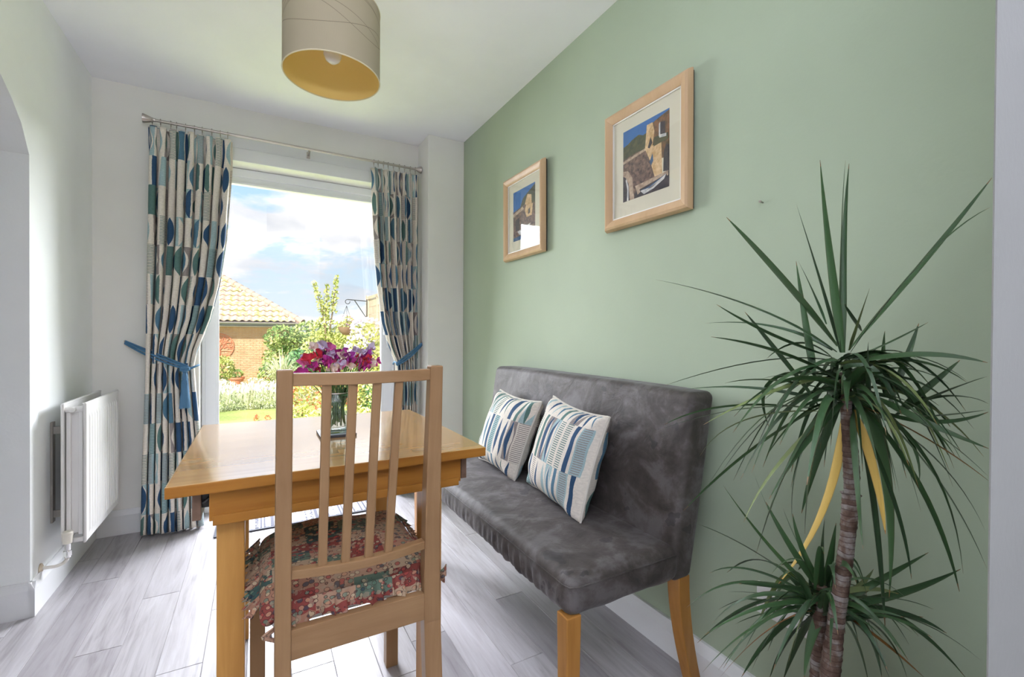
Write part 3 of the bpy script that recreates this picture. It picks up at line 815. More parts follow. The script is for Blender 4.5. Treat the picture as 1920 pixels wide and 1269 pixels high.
for x in [-.490, -.455, -.41, -.385, -.345, -.305, -.27, -.225, -.185, -.150, .662, .690, .725, .755, .79, .83, .865, .905, .94]:
    g = MB(); g.tube([(x - .24, .0125 * math.cos(a * math.pi / 8), -.004 + .0155 * math.sin(a * math.pi / 8)) for a in range(16)], .0018, 6, closed=True)
    g.tube([(x - .24, 0, -.019), (x - .24, 0, -.036)], .0016, 6); g.build('curtain_ring', M_steel, rl, True)

M_rope = mat('blue_rope', (.06, .17, .30), .7, fn=lambda t, b: {'bump': (t.noise(t.scale(t.coord(), (60, 60, 400)), 1, 2), .5, .003)})
M_tassel = mat('blue_tassel', (.075, .19, .33), .75, fn=lambda t, b: {'bump': (t.noise(t.scale(t.coord(), (500, 500, 20)), 1, 2), .6, .003)})
def bez(a, b, c, n=14): return [tuple((1 - t) ** 2 * a[k] + 2 * t * (1 - t) * b[k] + t * t * c[k] for k in range(3)) for t in [i / n for i in range(n + 1)]]
def tieback(label, hook, knot, wrap_r, tassel, side):
    o = empty('curtain_tieback', hook, 0, label, 'tieback', 'blue rope tiebacks on the curtains'); hk = Vector(hook)
    L = lambda p: tuple(Vector(p) - hk)
    g = MB()
    for dz, dy in ((.030, 0), (-.012, -.008), (.012, -.016)):
        mid = (lerp(hook[0], knot[0], .45), lerp(hook[1], knot[1], .5) + dy - .03, lerp(hook[2], knot[2], .5) - .012 + dz)
        g.tube(bez(L((hook[0], hook[1] - .028, hook[2] + dz * .3)), L(mid), L((knot[0], knot[1] + dy * .5, knot[2] + dz * .4))), .0052, 8)
    # round the gathered cloth and back behind to the hook
    pts = []
    for i in range(17):
        a = math.pi * (i / 16); pts.append(L((knot[0] + side * wrap_r * math.sin(a), knot[1] + .045 * (1 - math.cos(a)), knot[2] - .004 + .020 * math.sin(a))))
    g.tube(pts, .0055, 8)
    g.build('rope', M_rope, o, True)
    g = MB(); hk2 = hook[1]
    g.tube([(0, 0, 0), (0, -.03, 0)], .003, 8); g.tube([(0, -.03, 0), (0, -.034, .012)], .003, 8); g.build('hook', M_steel, o, True)
    if tassel:
        tz = knot[2]; t = Vector((knot[0] - .012, knot[1] - .012, 0)); c = t - Vector((hk.x, hk.y, 0)); z0 = tz - hk.z
        g = MB(); g.lathe([(.001, .012), (.012, .010), (.018, .0), (.014, -.012), (.010, -.020)], (c.x, c.y, z0), 16)
        for k in range(5): g.tube([(c.x + .02 * math.cos(a * .7 + k), c.y + .012 * math.sin(a * .7 + k) - .004, z0 + .004 * k - .008) for a in range(9)], .0045, 6)
        g.build('knot', M_rope, o, True)
        g = MB(); g.lathe([(.008, -.018), (.011, -.03), (.014, -.048), (.012, -.060), (.013, -.066), (.018, -.11), (.0235, -.205), (.001, -.207)], (c.x, c.y, z0), 40)
        for k in range(26):
            a = k * 2 * math.pi / 26; g.tube([(c.x + .0125 * math.cos(a), c.y + .0125 * math.sin(a), z0 - .06), (c.x + .0235 * math.cos(a), c.y + .0235 * math.sin(a), z0 - .206 - .006 * random.random())], .0019, 5)
        g.build('tassel', M_tassel, o, True)
    return o
tieback('blue rope tieback with a long tassel round the left curtain, hooked to the end wall', (-.614, 3.133, 1.022), (-.325, 2.965, .885), .045, True, 1)
tieback('blue rope tieback on the right curtain, hooked to the side of the white pier', (.983, 3.05, 1.008), (.800, 2.985, .875), -.0, False, -1)

# ================================================================== RADIATOR
M_rad = mat('radiator_enamel', (.80, .79, .765), .3)
rd = empty('radiator', (-.66, 2.76, .2), label='white double-panel radiator on the left wall', cat='radiator')
RY0, RY1, RZ0, RZ1 = 2.505 - 2.76, 3.015 - 2.76, 0.002, .585
def panel(name, x, flip):
    g = MB(); s = -1 if flip else 1
    def prof(a):   # y position -> outward offset
        y = lerp(RY0 + .025, RY1 - .025, a); return y, 0
    n = 13
    # ribbed face
    k = len(g.v); ys = []; N = n * 8
    for i in range(N + 1):
        a = i / N; y = lerp(RY0 + .028, RY1 - .028, a); f = (a * n) % 1.0; hgt = 0.0 if (f < .22 or f > .78) else .0045
        ys.append((y, hgt))
    zs = [(RZ0 + .006, 0), (RZ0 + .03, 0), (RZ0 + .045, 1), (RZ1 - .065, 1), (RZ1 - .045, 0), (RZ1 - .006, 0)]
    full = [(RY0, -.004), (RY0 + .006, 0), (RY0 + .027, 0)] + ys + [(RY1 - .027, 0), (RY1 - .006, 0), (RY1, -.004)]
    for z, kx in [(RZ0, -.8)] + zs + [(RZ1, -.8)]:
        for y, hgt in full: g.v.append((x + s * (hgt * kx if kx > 0 else (hgt if hgt < 0 else 0) + (kx * .004 if kx < 0 else 0)), y, z))
    w = len(full)
    for j in range(len(zs) + 1):
        for i in range(w - 1): g.f.append((k + j * w + i, k + j * w + i + 1, k + (j + 1) * w + i + 1, k + (j + 1) * w + i)); g.mi.append(0)
    o = g.build(name, M_rad, rd, True, 25, fix=True); m = o.modifiers.new('thick', 'SOLIDIFY'); m.thickness = .009; m.offset = -1 if True else 1
    return o
front = MB(); panel('front_panel', .040, False)
panel('rear_panel', -.040, True)
g = MB()
for i in range(24):
    y = lerp(RY0 + .03, RY1 - .03, i / 23); g.box((-.030, y - .0006, .04), (.030, y + .0006, .55))
g.build('convector_fins', M_rad, rd)
g = MB()
g.box((-.026, RY0 + .015, .035), (-.012, RY0 + .030, .545), .002); g.box((.010, RY0 + .020, .035), (.024, RY0 + .032, .545), .002)
g.box((-.030, RY0 + .02, .545), (.034, RY0 + .045, .566), .003)
g.build('end_channel', M_rad, rd)
g = MB(); g.tube([(-.030, RY0 + .018, .015), (.034, RY0 + .018, .015)], .010, 12); g.tube([(-.034, RY0 + .03, .555), (.034, RY0 + .03, .555)], .012, 14); g.tube([(-.004, RY0 + .03, .556), (-.004, RY0 - .004, .556)], .010, 14); g.build('connector', M_rad, rd, True)
M_brk = mat('dull_bracket', (.30, .28, .25), .5, metal=.5)
for y in (RY0 + .075, RY1 - .08):
    g = MB(); g.box((-.0915, y, .08), (-.084, y + .030, .50), .001)
    for z in (.10, .45): g.box((-.086, y + .008, z), (-.050, y + .012, z + .03))
    g.build('wall_bracket', M_brk, rd)
M_cream = mat('cream_plastic', (.78, .74, .64), .4)
g = MB(); vy = RY0 - .022
g.tube([(-.012, vy + .04, .015), (-.012, vy, .015)], .011, 12); g.tube([(-.012, vy, .024), (-.012, vy, -.038)], .010, 14); g.tube([(-.012, vy, -.010), (-.012, vy, -.030)], .0145, 6); g.build('valve_body', M_chrome, rd, True, 40)
g = MB(); g.lathe([(.001, .068), (.014, .068), (.0185, .062), (.0165, .045), (.0145, .020), (.001, .020)], (-.012, vy, 0), 24); g.build('thermostat_cap', M_cream, rd, True, 40)
g = MB(); g.tube(bez((-.012, vy, -.036), (-.014, vy - .0, -.062), (-.050, vy - .006, -.064)) + [(-.088, vy - .004, -.062)], .0065, 10); g.build('feed_pipe', mat('painted_pipe', (.75, .72, .65), .4), rd, True)
g = MB(); g.lathe([(.001, -.0915), (.019, -.0915), (.019, -.088), (.010, -.083), (.001, -.083)], (0, vy - .004, -.062), 24, axis=0); g.build('pipe_collar', mat('collar_brown', (.55, .47, .36), .5), rd, True, 40)

# ================================================================== DOORMAT
def mat_fn(t, b):
    x, y, z = t.sep(t.coord()); k = (x / .0085).floor(); h = t.white(t.comb(k, 1.0)); h = h * .85 + t.white(t.comb(k, (y / .004).floor())) * .15
    return {'Base Color': t.ramp(h, [(0, (.10, .10, .13)), (.28, (.55, .54, .56)), (.5, (.26, .28, .36)), (.68, (.62, .60, .60)), (.88, (.16, .15, .17))], 'CONSTANT'), 'bump': (t.noise(t.coord(), 400, 2), .4, .003)}
dm = empty('doormat', (.21, 2.975, 0), label='grey and cream striped doormat inside the patio door', cat='mat')
MB().box((-.395, -.130, .0005), (.395, .130, .009), .002).build('mat_pile', mat('striped_mat', (.4, .4, .4), .95, fn=mat_fn), dm)
g = MB()
for a, b_ in (((-.41, -.145, .0003), (.41, -.130, .008)), ((-.41, .130, .0003), (.41, .145, .008)), ((-.41, -.1299, .0003), (-.395, .1299, .008)), ((.395, -.1299, .0003), (.41, .1299, .008))): g.box(a, b_, .0015)
g.build('mat_border', mat('mat_rubber_edge', (.05, .055, .075), .6), dm)

# ================================================================== JAR AND SWEET PEAS
JXc, JYc = .226, 1.585
cs = MB().box((JXc - .055, JYc - .055, .7455), (JXc + .055, JYc + .055, .7535), .001).build('coaster', mat('dark_slate', (.045, .045, .055), .5))
tag(cs, 'dark square slate coaster under the glass jar', 'coaster')
jr = empty('glass_jar', (JXc, JYc, .754), label='clear square-shouldered glass jar of stems on the table', cat='jar')
def sq(r, h, n=40):   # squarish lathe ring
    out = []
    for j in range(n):
        a = 2 * math.pi * j / n; k = (abs(math.cos(a)) ** 5 + abs(math.sin(a)) ** 5) ** (-1 / 5); k = lerp(1, k, .75 if r > .036 else .1)
        out.append((r * k * math.cos(a), r * k * math.sin(a), h))
    return out
g = MB(); prof = [(.001, .0), (.034, 0), (.042, .006), (.0455, .018), (.0455, .098), (.042, .112), (.034, .122), (.032, .130), (.035, .134), (.035, .142), (.0325, .143), (.0305, .130), (.031, .121), (.039, .110), (.0425, .097), (.0425, .018), (.037, .008), (.001, .006)]
rings = [sq(*p) for p in prof]; n = 40
for r in rings: g.v += r
for i in range(len(rings) - 1):
    for j in range(n): g.f.append((i * n + j, i * n + (j + 1) % n, (i + 1) * n + (j + 1) % n, (i + 1) * n + j)); g.mi.append(0)
g.build('jar_body', M_jar, jr, True, 60)
g = MB(); rings = [sq(.0415, .012), sq(.0415, .062)]
for r in rings: g.v += r
for j in range(n): g.f.append((j, (j + 1) % n, n + (j + 1) % n, n + j)); g.mi.append(0)
g.f.append(tuple(range(n, 2 * n))); g.mi.append(0)
g.build('water', glassmat('water', 1.33, (.96, .97, .96)), jr, True, 60)
g = MB(); g.tube([(.036 * math.cos(a * math.pi / 16), .036 * math.sin(a * math.pi / 16), .128) for a in range(32)], .0015, 6, closed=True)
g.tube([(.036, 0, .128), (.052, 0, .110), (.053, 0, .060), (.047, -.004, .052)], .0014, 6); g.tube([(.047, -.03, .062), (.049, 0, .055), (.047, .03, .062)], .0014, 6); g.build('wire_bail', M_steel, jr, True)
bq = empty('sweet_pea_bunch', (JXc, JYc, .85), label='bunch of pink, magenta, red and cream sweet peas in the glass jar', cat='flowers')
fc = {'magenta': (.50, .035, .30), 'purple': (.34, .03, .30), 'pink': (.72, .16, .42), 'red': (.62, .03, .07), 'crimson': (.40, .015, .07), 'cream': (.80, .64, .58), 'lilac': (.62, .52, .70)}
def petal_mat(n, c):
    return mat('petal_' + n, c, .6, fn=lambda t, b: {'Base Color': t.ramp(t.noise(t.coord(), 60, 3), [(.3, tuple(x * .75 for x in c)), (.7, tuple(min(1, x * 1.15) for x in c))])}, Subsurface_Weight=0.0)
PM = {k: petal_mat(k, c) for k, c in fc.items()}
def flower_mesh(k):
    g = MB(); pass
    def std(a, b):  # standard petal: upright fan, ruffled
        th = lerp(-1.25, 1.25, a); r = .023 * b * (1 + .10 * math.sin(a * 19)) * (.82 + .18 * math.cos(th))
        return (r * math.sin(th) * 1.05, .006 * math.sin(a * 14) * b * b - .010 * b * b, r * math.cos(th) * 1.0)
    g.grid(std, 16, 6)
    for s in (-1, 1):
        def wing(a, b, s=s):
            th = lerp(-.5, 1.2, a); r = .014 * b; return (s * (.002 + r * math.sin(th) * .7), -.006 - r * .9 * math.cos(th * .8), .002 + r * math.sin(th) * .6 + .003 * math.sin(a * 9) * b)
        g.grid(wing, 8, 5)
    g.lathe([(.0005, -.010), (.0030, -.007), (.0035, 0), (.0005, .006)], (0, -.003, 0), 8)
    me = g.mesh('flower'); me.materials.append(PM[k]); me.shade_smooth(); return me
FM = {k: flower_mesh(k) for k in fc}
rf = random.Random(11)
order = ['magenta', 'pink', 'magenta', 'purple', 'red', 'magenta', 'cream', 'pink', 'purple', 'lilac', 'crimson', 'magenta', 'cream', 'red']
stems = MB(); heads = []
hero = [(-.105, .02, 'pink'), (-.108, -.01, 'magenta'), (-.088, .035, 'red'), (-.075, .01, 'magenta'), (-.060, .045, 'red'), (-.045, .075, 'lilac'), (-.030, .070, 'pink'), (-.070, .070, 'cream'), (-.030, .030, 'magenta'), (-.020, .0, 'cream'), (-.055, .005, 'crimson'), (-.005, .050, 'magenta'), (.010, .045, 'crimson'), (.022, .040, 'purple'), (.035, .010, 'cream'), (.045, .060, 'lilac'), (.060, .055, 'lilac'), (.070, .030, 'red'), (.085, .045, 'purple'), (.090, .010, 'cream'), (.118, .020, 'magenta'), (.100, .060, 'lilac'), (.010, .015, 'pink'), (-.085, -.015, 'crimson'), (.060, .005, 'magenta'), (-.005, -.01, 'pink')]
for dx, dz, k in hero: heads.append((dx + .002, -.03 - rf.random() * .03, .975 + dz - .02, k))
for i in range(44):
    a = rf.uniform(0, 2 * math.pi); r = .115 * math.sqrt(rf.random()); heads.append((r * math.cos(a), r * math.sin(a) * .8 + .01, .955 + .055 * (1 - (r / .13) ** 2) * rf.uniform(.4, 1.2), rf.choice(order)))
for (dx, dy, z, k) in heads:
    o = bpy.data.objects.new('flower', FM[k]); COL.objects.link(o); o.parent = bq
    o.location = (dx, dy, z - .85); s = rf.uniform(.85, 1.25); o.scale = (s, s, s)
    o.rotation_euler = (rf.uniform(-.5, .3), rf.uniform(-.5, .5), math.atan2(dx, -dy) * .6 + rf.uniform(-.8, .8))
    stems.tube(bez((dx, dy, z - .852), (dx * .25, dy * .25, .03), (rf.uniform(-.030, .030), rf.uniform(-.030, .030), -.035 - rf.random() * .045), 6), .0013, 5)
M_stem = mat('green_stems', (.06, .15, .04), .6)
stems.build('stems', M_stem, bq, True)
g = MB()
for i in range(46):
    a = rf.uniform(0, 6.28); r = rf.uniform(.0, .03); p = Vector((r * math.cos(a), r * math.sin(a), rf.uniform(.02, .085))); d = Vector((math.cos(a) * .6, math.sin(a) * .6, rf.uniform(-.3, .9))).normalized(); q = d.orthogonal().normalized() * .005
    L = rf.uniform(.02, .04); g.add([p, p + d * L * .5 + q, p + d * L, p + d * L * .5 - q], [(0, 1, 2, 3)])
g.build('stem_leaves', mat('sweet_pea_leaf', (.07, .17, .06), .6), bq)

# ================================================================== SOCKET
sk = empty('wall_socket', (XR, .705, .342), label='white double wall socket low on the green wall behind the plant', cat='socket')
M_sock = mat('white_switch_plastic', (.82, .82, .80), .35)
MB().box((-.010, -.073, -.043), (0, .073, .043), .003).build('face_plate', M_sock, sk)
for y in (-.035, .035): MB().box((-.0125, y - .005, .016), (-.0099, y + .005, .030), .001).build('rocker_switch', M_sock, sk)
g = MB()
for y in (-.035, .035):
    g.box((-.0103, y - .002, -.004), (-.0099, y + .002, .004)); g.box((-.0103, y - .014, -.022), (-.0099, y - .008, -.018)); g.box((-.0103, y + .008, -.022), (-.0099, y + .014, -.018))
g.build('pin_slots', M_black, sk)

# ================================================================== DRAGON TREE
def trunk_fn(t, b):
    p = t.coord(); x, y, z = t.sep(p); n = t.noise(p, 25, 3)
    k = ((z + n * .012) / .0095); h = t.white(t.comb(k.floor(), 1.0)); r = k.fract()
    patch = t.noise(t.scale(p, (1, 1, .7)), 45, 4, .6)
    c = t.ramp(patch * .8 + h * .2, [(.36, (.07, .035, .022)), (.50, (.15, .095, .07)), (.62, (.28, .25, .235))])
    c = t.mix(r.lt(.16) * .7, c, (.05, .02, .014))
    return {'Base Color': c, 'bump': (r * .5 + patch, .6, .006)}
M_trunk = mat('ringed_trunk', (.2, .15, .12), .8, fn=trunk_fn)
def leaf_mat(n, lo, hi, tipc, rough=.32):
    def f(t, b):
        u, v, _ = t.sep(t.coord('UV')); o = rnd(t)
        c = t.ramp(o, [(0, lo), (1, hi)]); st = t.noise(t.comb(u * 60.0, v * 2.0, o * 9.0), 1, 2)
        c = t.mix(st * .35, c, tuple(x * 1.6 for x in hi)); edge = (u - .5).abs().gt(.44); c = t.mix(edge * .4, c, (.10, .05, .03))
        c = t.mix((v.gt(.965)) * 1.0, c, tipc)
        return {'Base Color': c, 'bump': (t.noise(t.comb(u * 40.0, v, 0.0), 1, 2), .25, .002)}
    return mat(n, hi, rough, fn=f)
LM = [leaf_mat('dragon_leaf_green', (.018, .050, .022), (.045, .105, .035), (.20, .11, .04)),
      leaf_mat('dragon_leaf_light', (.12, .17, .05), (.20, .25, .10), (.35, .22, .08)),
      leaf_mat('dragon_leaf_yellow', (.52, .34, .06), (.62, .42, .10), (.35, .15, .04), .5),
      leaf_mat('dragon_leaf_brown', (.30, .13, .035), (.36, .17, .05), (.2, .08, .02), .6)]
LEAVES_TOP = """921,424,1046,915,445,1225,908,460,1401,10,0;918,426,1046,951,446,1261,984,453,1413,7,0;922,424,1046,964,448,1255,1006,457,1412,7,0;916,427,1046,940,488,1226,955,528,1344,8,0;911,430,1057,853,500,1191,784,563,1302,11,0;931,419,1050,1034,356,1191,1141,293,1359,11,0;933,418,1046,948,313,1236,951,246,1268,6,0;911,430,1046,783,489,1138,611,577,1173,9,0;904,434,1050,885,518,1111,793,617,1100,6,0;876,449,1002,881,467,1097,877,484,1215,8,0;894,440,1097,933,483,1161,948,519,1226,5,0;911,430,998,755,441,1058,617,468,1073,8,0;883,445,947,811,474,1038,749,500,1117,11,0;901,436,1038,763,461,1069,655,487,1126,5,0;921,424,1026,826,479,1057,637,584,983,6,0;928,420,1034,972,389,1050,1042,346,1101,7,0;935,416,1026,936,315,1060,946,245,1037,8,0;931,419,1050,887,386,1096,864,361,1153,5,1;949,409,1085,889,397,1107,847,389,1128,5,0;993,383,948,1013,366,1027,1027,354,1099,9,0;987,387,967,1022,409,1033,1057,416,1086,7,0;963,400,959,891,373,1022,845,354,1067,7,0;1007,375,940,1051,344,988,1092,318,1034,8,0;997,381,928,993,306,988,989,256,1014,10,0;938,414,999,1041,350,988,1076,325,915,7,0;1014,372,948,1006,296,992,986,254,972,7,0;1024,366,932,964,297,945,941,245,967,8,0;911,430,1002,811,545,1030,889,540,894,7,0;901,435,1002,757,457,991,628,489,931,6,1;894,439,979,745,465,1010,660,474,998,6,0;887,443,959,839,549,987,761,646,963,6,0;877,448,943,768,569,959,707,642,897,6,0;917,426,972,826,432,902,793,419,747,13,0;921,424,964,948,483,847,971,520,713,10,0;932,418,964,968,396,823,987,383,553,16,0;946,410,973,1031,386,838,1038,397,582,15,0;914,428,964,781,442,893,701,445,722,12,0;917,426,964,843,538,879,756,634,719,10,0;946,410,964,1066,335,855,1134,291,663,10,0;950,408,969,1048,346,929,1136,291,827,8,0;921,423,935,970,458,735,912,531,579,11,2;937,414,943,935,372,835,913,355,746,9,2;939,414,956,1012,334,906,1071,274,834,6,3;937,415,964,980,316,836,961,277,676,9,0;939,414,968,999,303,898,958,272,707,8,0;975,393,965,936,324,938,963,247,907,8,0;939,414,956,1000,330,904,1049,270,952,8,0;939,413,939,1008,367,776,1016,356,644,7,0;935,416,952,850,366,811,791,335,757,8,0;903,434,947,856,484,858,879,487,724,8,0;899,436,943,736,491,967,591,548,915,5,0;892,440,939,707,502,952,646,509,874,5,1;939,414,964,1040,350,916,1028,351,814,6,0;939,414,952,1065,326,882,1111,287,735,7,0;928,420,964,819,440,893,748,453,801,7,0;925,422,960,796,482,854,751,500,745,5,1;910,430,953,765,378,1019,660,347,870,8,0;908,432,1028,944,451,1035,953,470,823,9,0;920,425,989,968,385,1060,1011,351,1013,9,1;911,430,1004,901,514,1019,853,591,778,7,0;914,428,1026,856,362,1094,814,317,929,5,0;921,424,1013,873,412,1044,838,404,877,5,0;924,422,964,984,399,1029,1038,373,816,8,0;913,428,963,1001,441,1038,1059,449,877,9,0;932,418,993,877,399,1017,847,383,951,9,0;924,422,1005,962,467,1072,981,499,966,6,0;931,418,978,768,438,1040,654,453,948,7,0;918,426,955,850,454,963,787,482,862,6,0;935,416,980,973,430,1034,1011,431,939,9,0;937,415,976,792,482,1006,679,534,787,5,0;924,422,976,861,502,984,789,571,811,7,0;929,420,969,850,364,984,803,322,885,7,0;931,418,981,835,348,1015,777,296,940,5,0;914,428,1029,983,376,1083,1041,334,976,6,0;921,424,1010,941,364,1085,964,317,1022,5,0;926,421,1005,970,358,1056,1018,303,824,9,0;912,429,984,970,402,1044,1013,379,797,6,0;911,429,986,995,369,1048,1063,322,991,6,0;917,426,953,972,382,1011,1019,345,767,6,0;922,424,1006,899,411,1035,883,401,949,5,0;918,426,968,872,378,1030,842,346,1024,9,0;917,427,1020,996,356,1075,1066,299,998,8,0;912,429,970,806,420,1005,722,421,902,7,0;933,417,984,1023,444,1027,1098,453,945,9,0;934,417,998,982,366,1044,1038,316,872,9,0;936,416,1016,1008,434,1016,1074,434,837,8,0;934,416,958,940,392,1006,960,366,887,6,0;935,417,1027,920,443,1079,913,457,864,5,0;941,413,975,891,454,987,859,479,797,9,0;918,426,957,872,351,1000,843,300,883,8,1;920,425,1026,1039,427,1083,1133,418,900,5,0;928,420,992,986,374,1010,1046,331,954,5,0;938,414,987,844,389,1042,792,366,986,8,0;916,427,1002,1009,362,1068,1089,307,995,5,0;912,429,984,919,363,1018,926,317,833,8,1;909,431,1020,733,419,1042,601,418,934,9,0;912,429,981,861,464,1019,803,499,957,6,0;936,416,980,1011,357,1048,1094,299,914,7,0;921,424,1024,954,476,1041,962,518,1002,7,0;923,422,960,887,329,1011,869,262,930,5,0;921,424,960,847,366,1003,799,326,963,6,0;909,430,957,947,429,997,966,430,765,7,0;930,419,1009,922,333,1027,930,267,899,5,0;921,424,953,919,354,1004,926,302,929,8,0;916,427,977,1023,354,1012,1115,292,865,5,1;921,424,1029,796,439,1058,700,453,852,5,0;924,422,956,835,427,979,769,434,938,5,0;918,426,1028,920,406,1036,921,392,840,7,0;918,426,1024,994,370,1061,1062,321,839,6,1;924,422,986,985,464,1036,1023,492,853,6,0;915,428,1023,908,486,1096,877,539,1030,6,0;916,427,1025,869,331,1052,836,266,951,8,1;917,426,1002,1008,414,1032,1078,399,925,7,0;933,417,986,959,489,1024,967,539,794,8,0;935,416,1001,885,368,1037,865,329,1029,8,0;933,417,987,911,376,1020,910,341,1012,9,0;915,427,997,892,439,1011,864,454,960,9,0;925,422,1018,1008,362,1092,1087,308,945,5,0;923,423,997,833,461,1060,756,493,846,9,0;935,416,998,966,396,995,1006,371,794,7,0;915,428,1010,984,427,1039,1033,424,904,6,0;941,413,964,903,330,1005,896,264,898,9,0;913,429,1024,1007,363,1036,1085,308,848,6,0;929,420,967,851,463,1023,785,499,995,5,0;909,431,1007,924,379,1064,934,343,945,9,0;931,418,978,838,472,1001,761,514,814,8,0;910,430,1025,961,389,1083,998,358,929,6,0;932,418,1027,987,374,1094,1048,329,913,8,0;928,420,1015,938,505,1023,922,572,801,7,0;921,424,1018,998,368,1076,1069,317,844,6,0"""
LEAVES_LOW = """939,468,573,892,568,645,825,654,671,8,0;943,465,573,893,539,638,836,602,767,7,0;947,463,578,938,547,643,936,602,781,6,0;947,463,578,896,501,662,860,527,754,8,0;955,459,578,1012,541,599,1045,600,682,8,0;947,463,587,882,476,667,856,474,750,7,0;935,470,569,807,536,659,747,566,625,7,0;931,472,565,789,538,653,700,579,566,8,0;931,472,565,873,564,585,834,625,469,8,0;931,472,560,937,585,549,878,694,374,7,0;931,472,556,825,497,586,726,529,472,10,0;939,467,551,924,537,509,892,595,356,10,0;947,463,551,965,542,470,982,590,321,9,0;947,463,587,937,447,658,930,437,732,9,0;943,466,587,890,440,681,858,421,760,8,0;970,450,565,1036,407,617,1107,363,668,8,0;978,446,560,1074,385,582,1160,333,637,9,0;970,450,569,1122,477,542,1210,492,553,8,1;978,446,560,1066,390,578,1168,327,433,8,0;978,446,556,1074,385,565,1138,345,515,8,0;978,446,552,1093,374,565,1195,312,463,7,0;962,454,552,1017,417,520,1100,365,432,8,3;939,467,551,1016,542,455,1051,599,289,10,0;947,463,551,918,473,524,903,476,426,11,0;978,446,552,1013,415,540,1024,401,432,11,0;974,448,552,1047,400,538,1073,380,427,10,0;939,467,560,984,573,522,956,675,479,6,0;931,472,551,829,499,554,735,531,456,5,3;928,474,556,1081,461,538,1210,431,487,7,0;925,475,560,968,584,641,958,678,522,9,0;952,460,539,950,397,598,962,347,597,5,0;927,474,544,1015,566,638,1053,636,408,8,0;964,454,584,1005,501,577,1022,538,523,6,0;926,475,565,926,546,586,898,608,543,7,0;964,453,533,983,462,620,996,466,478,6,0;954,459,534,1033,458,568,1101,449,463,8,0;937,468,538,906,402,609,896,351,581,6,0;927,474,561,991,427,657,1057,381,590,9,0;923,476,543,885,526,545,835,572,498,7,0;932,471,531,1076,462,511,1205,437,480,6,0;925,475,566,976,506,644,1010,525,506,9,0;924,476,543,1144,503,499,1210,497,278,9,0;961,456,581,890,500,641,818,541,469,9,0;943,466,573,1000,427,610,1059,390,589,7,1;960,456,578,871,463,616,799,473,483,7,0;963,454,588,989,533,553,978,602,481,8,0;945,464,531,1019,414,555,1094,365,548,8,0;948,462,531,886,428,651,847,404,627,7,0;953,460,590,873,417,723,822,386,665,8,0;924,476,566,1047,539,530,1128,581,432,7,0;945,464,547,1124,499,683,1210,504,413,6,0;942,466,545,1129,468,501,1210,446,287,6,0;938,468,560,999,418,589,1063,371,526,5,0;964,454,574,1083,443,584,1190,420,432,6,0;949,462,575,908,418,717,886,384,658,9,0;954,459,556,910,391,615,889,340,535,7,0;928,474,546,822,447,696,747,431,678,9,0;927,475,586,933,532,652,917,579,459,8,1;928,474,544,977,572,503,978,655,468,8,0;929,473,577,859,431,740,814,400,717,5,0;949,462,550,1007,472,566,1052,475,466,8,0;929,473,574,857,517,584,783,560,435,7,0;958,457,572,963,511,573,945,559,494,9,0;963,454,583,960,502,639,939,543,604,8,0;964,453,567,964,375,630,980,314,623,7,0;953,460,565,1152,446,529,1210,411,448,5,0;944,465,584,807,466,634,701,475,662,7,0;963,454,532,881,419,613,825,394,529,5,0;946,464,563,909,512,579,861,556,400,7,0;939,467,551,765,475,607,632,490,527,7,0;943,466,563,813,500,600,700,538,539,6,0;955,458,553,1106,524,524,1210,564,329,8,0;930,473,585,924,400,650,936,342,550,5,0;933,471,568,962,503,635,974,527,593,8,0;944,465,537,898,494,607,851,523,545,9,0;964,454,582,967,430,730,977,407,599,5,0;951,461,564,927,552,571,870,635,484,8,0;957,458,581,840,432,648,756,416,567,8,0;943,465,583,994,501,690,1024,523,496,6,0;950,461,576,1001,458,588,1045,449,469,7,0;936,469,545,869,420,681,827,384,588,7,0;959,457,581,1008,438,595,1054,416,467,5,0;943,465,558,945,517,579,928,561,420,8,0;959,456,553,907,469,634,862,482,469,6,1;938,468,585,995,432,598,1052,397,536,6,0;963,454,536,944,369,612,945,304,593,7,0;955,458,548,1067,495,659,1149,513,460,9,0;951,461,550,942,428,715,944,400,637,5,0;955,458,579,897,481,699,842,504,628,5,0;935,470,590,1130,501,549,1210,504,493,5,0;937,469,534,966,542,505,961,604,482,5,0;957,457,563,974,458,700,988,455,587,5,0;932,471,572,887,545,570,821,613,462,6,0;954,459,565,946,392,618,956,338,531,6,0"""

pl = empty('dragon_tree', (.915, .437, 0), label='tall potted dragon tree with spiky leaves in the right corner, beside the bench', cat='plant')
PO = Vector((.915, .437, 0))
def trunk(name, pts, radii, n=14):
    P = []; Rr = []; N = len(pts)
    for i in range(N - 1):
        a, b_ = Vector(pts[i]), Vector(pts[i + 1]); L = (b_ - a).length; m = max(2, int(L / .0045))
        for k in range(m):
            t = k / m; P.append(tuple(a.lerp(b_, t) - PO)); r = .80 * lerp(radii[i], radii[i + 1], t); ph = ((len(P) * .0045) / .0095) % 1
            Rr.append(r * (1 + .07 * (ph < .3) + .03 * math.sin(len(P) * 1.7)))
    P.append(tuple(Vector(pts[-1]) - PO)); Rr.append(radii[-1])
    g = MB(); g.tube(P, Rr, n); return g.build(name, M_trunk, pl, True, 60)
trunk('trunk', [(.905, .434, .26), (.901, .431, .462), (.904, .429, .499), (.911, .426, .566), (.921, .421, .643), (.929, .417, .72), (.933, .415, .792)], [.020, .019, .0185, .0165, .0155, .0150, .0165])
trunk('trunk_fork', [(.933, .415, .785), (.928, .416, .815), (.926, .417, .86), (.925, .420, .93), (.924, .422, 1.01)], [.013, .0105, .0100, .0105, .012])
trunk('trunk_fork', [(.936, .416, .785), (.947, .414, .82), (.953, .42, .87), (.955, .425, .93)], [.011, .0085, .008, .008])
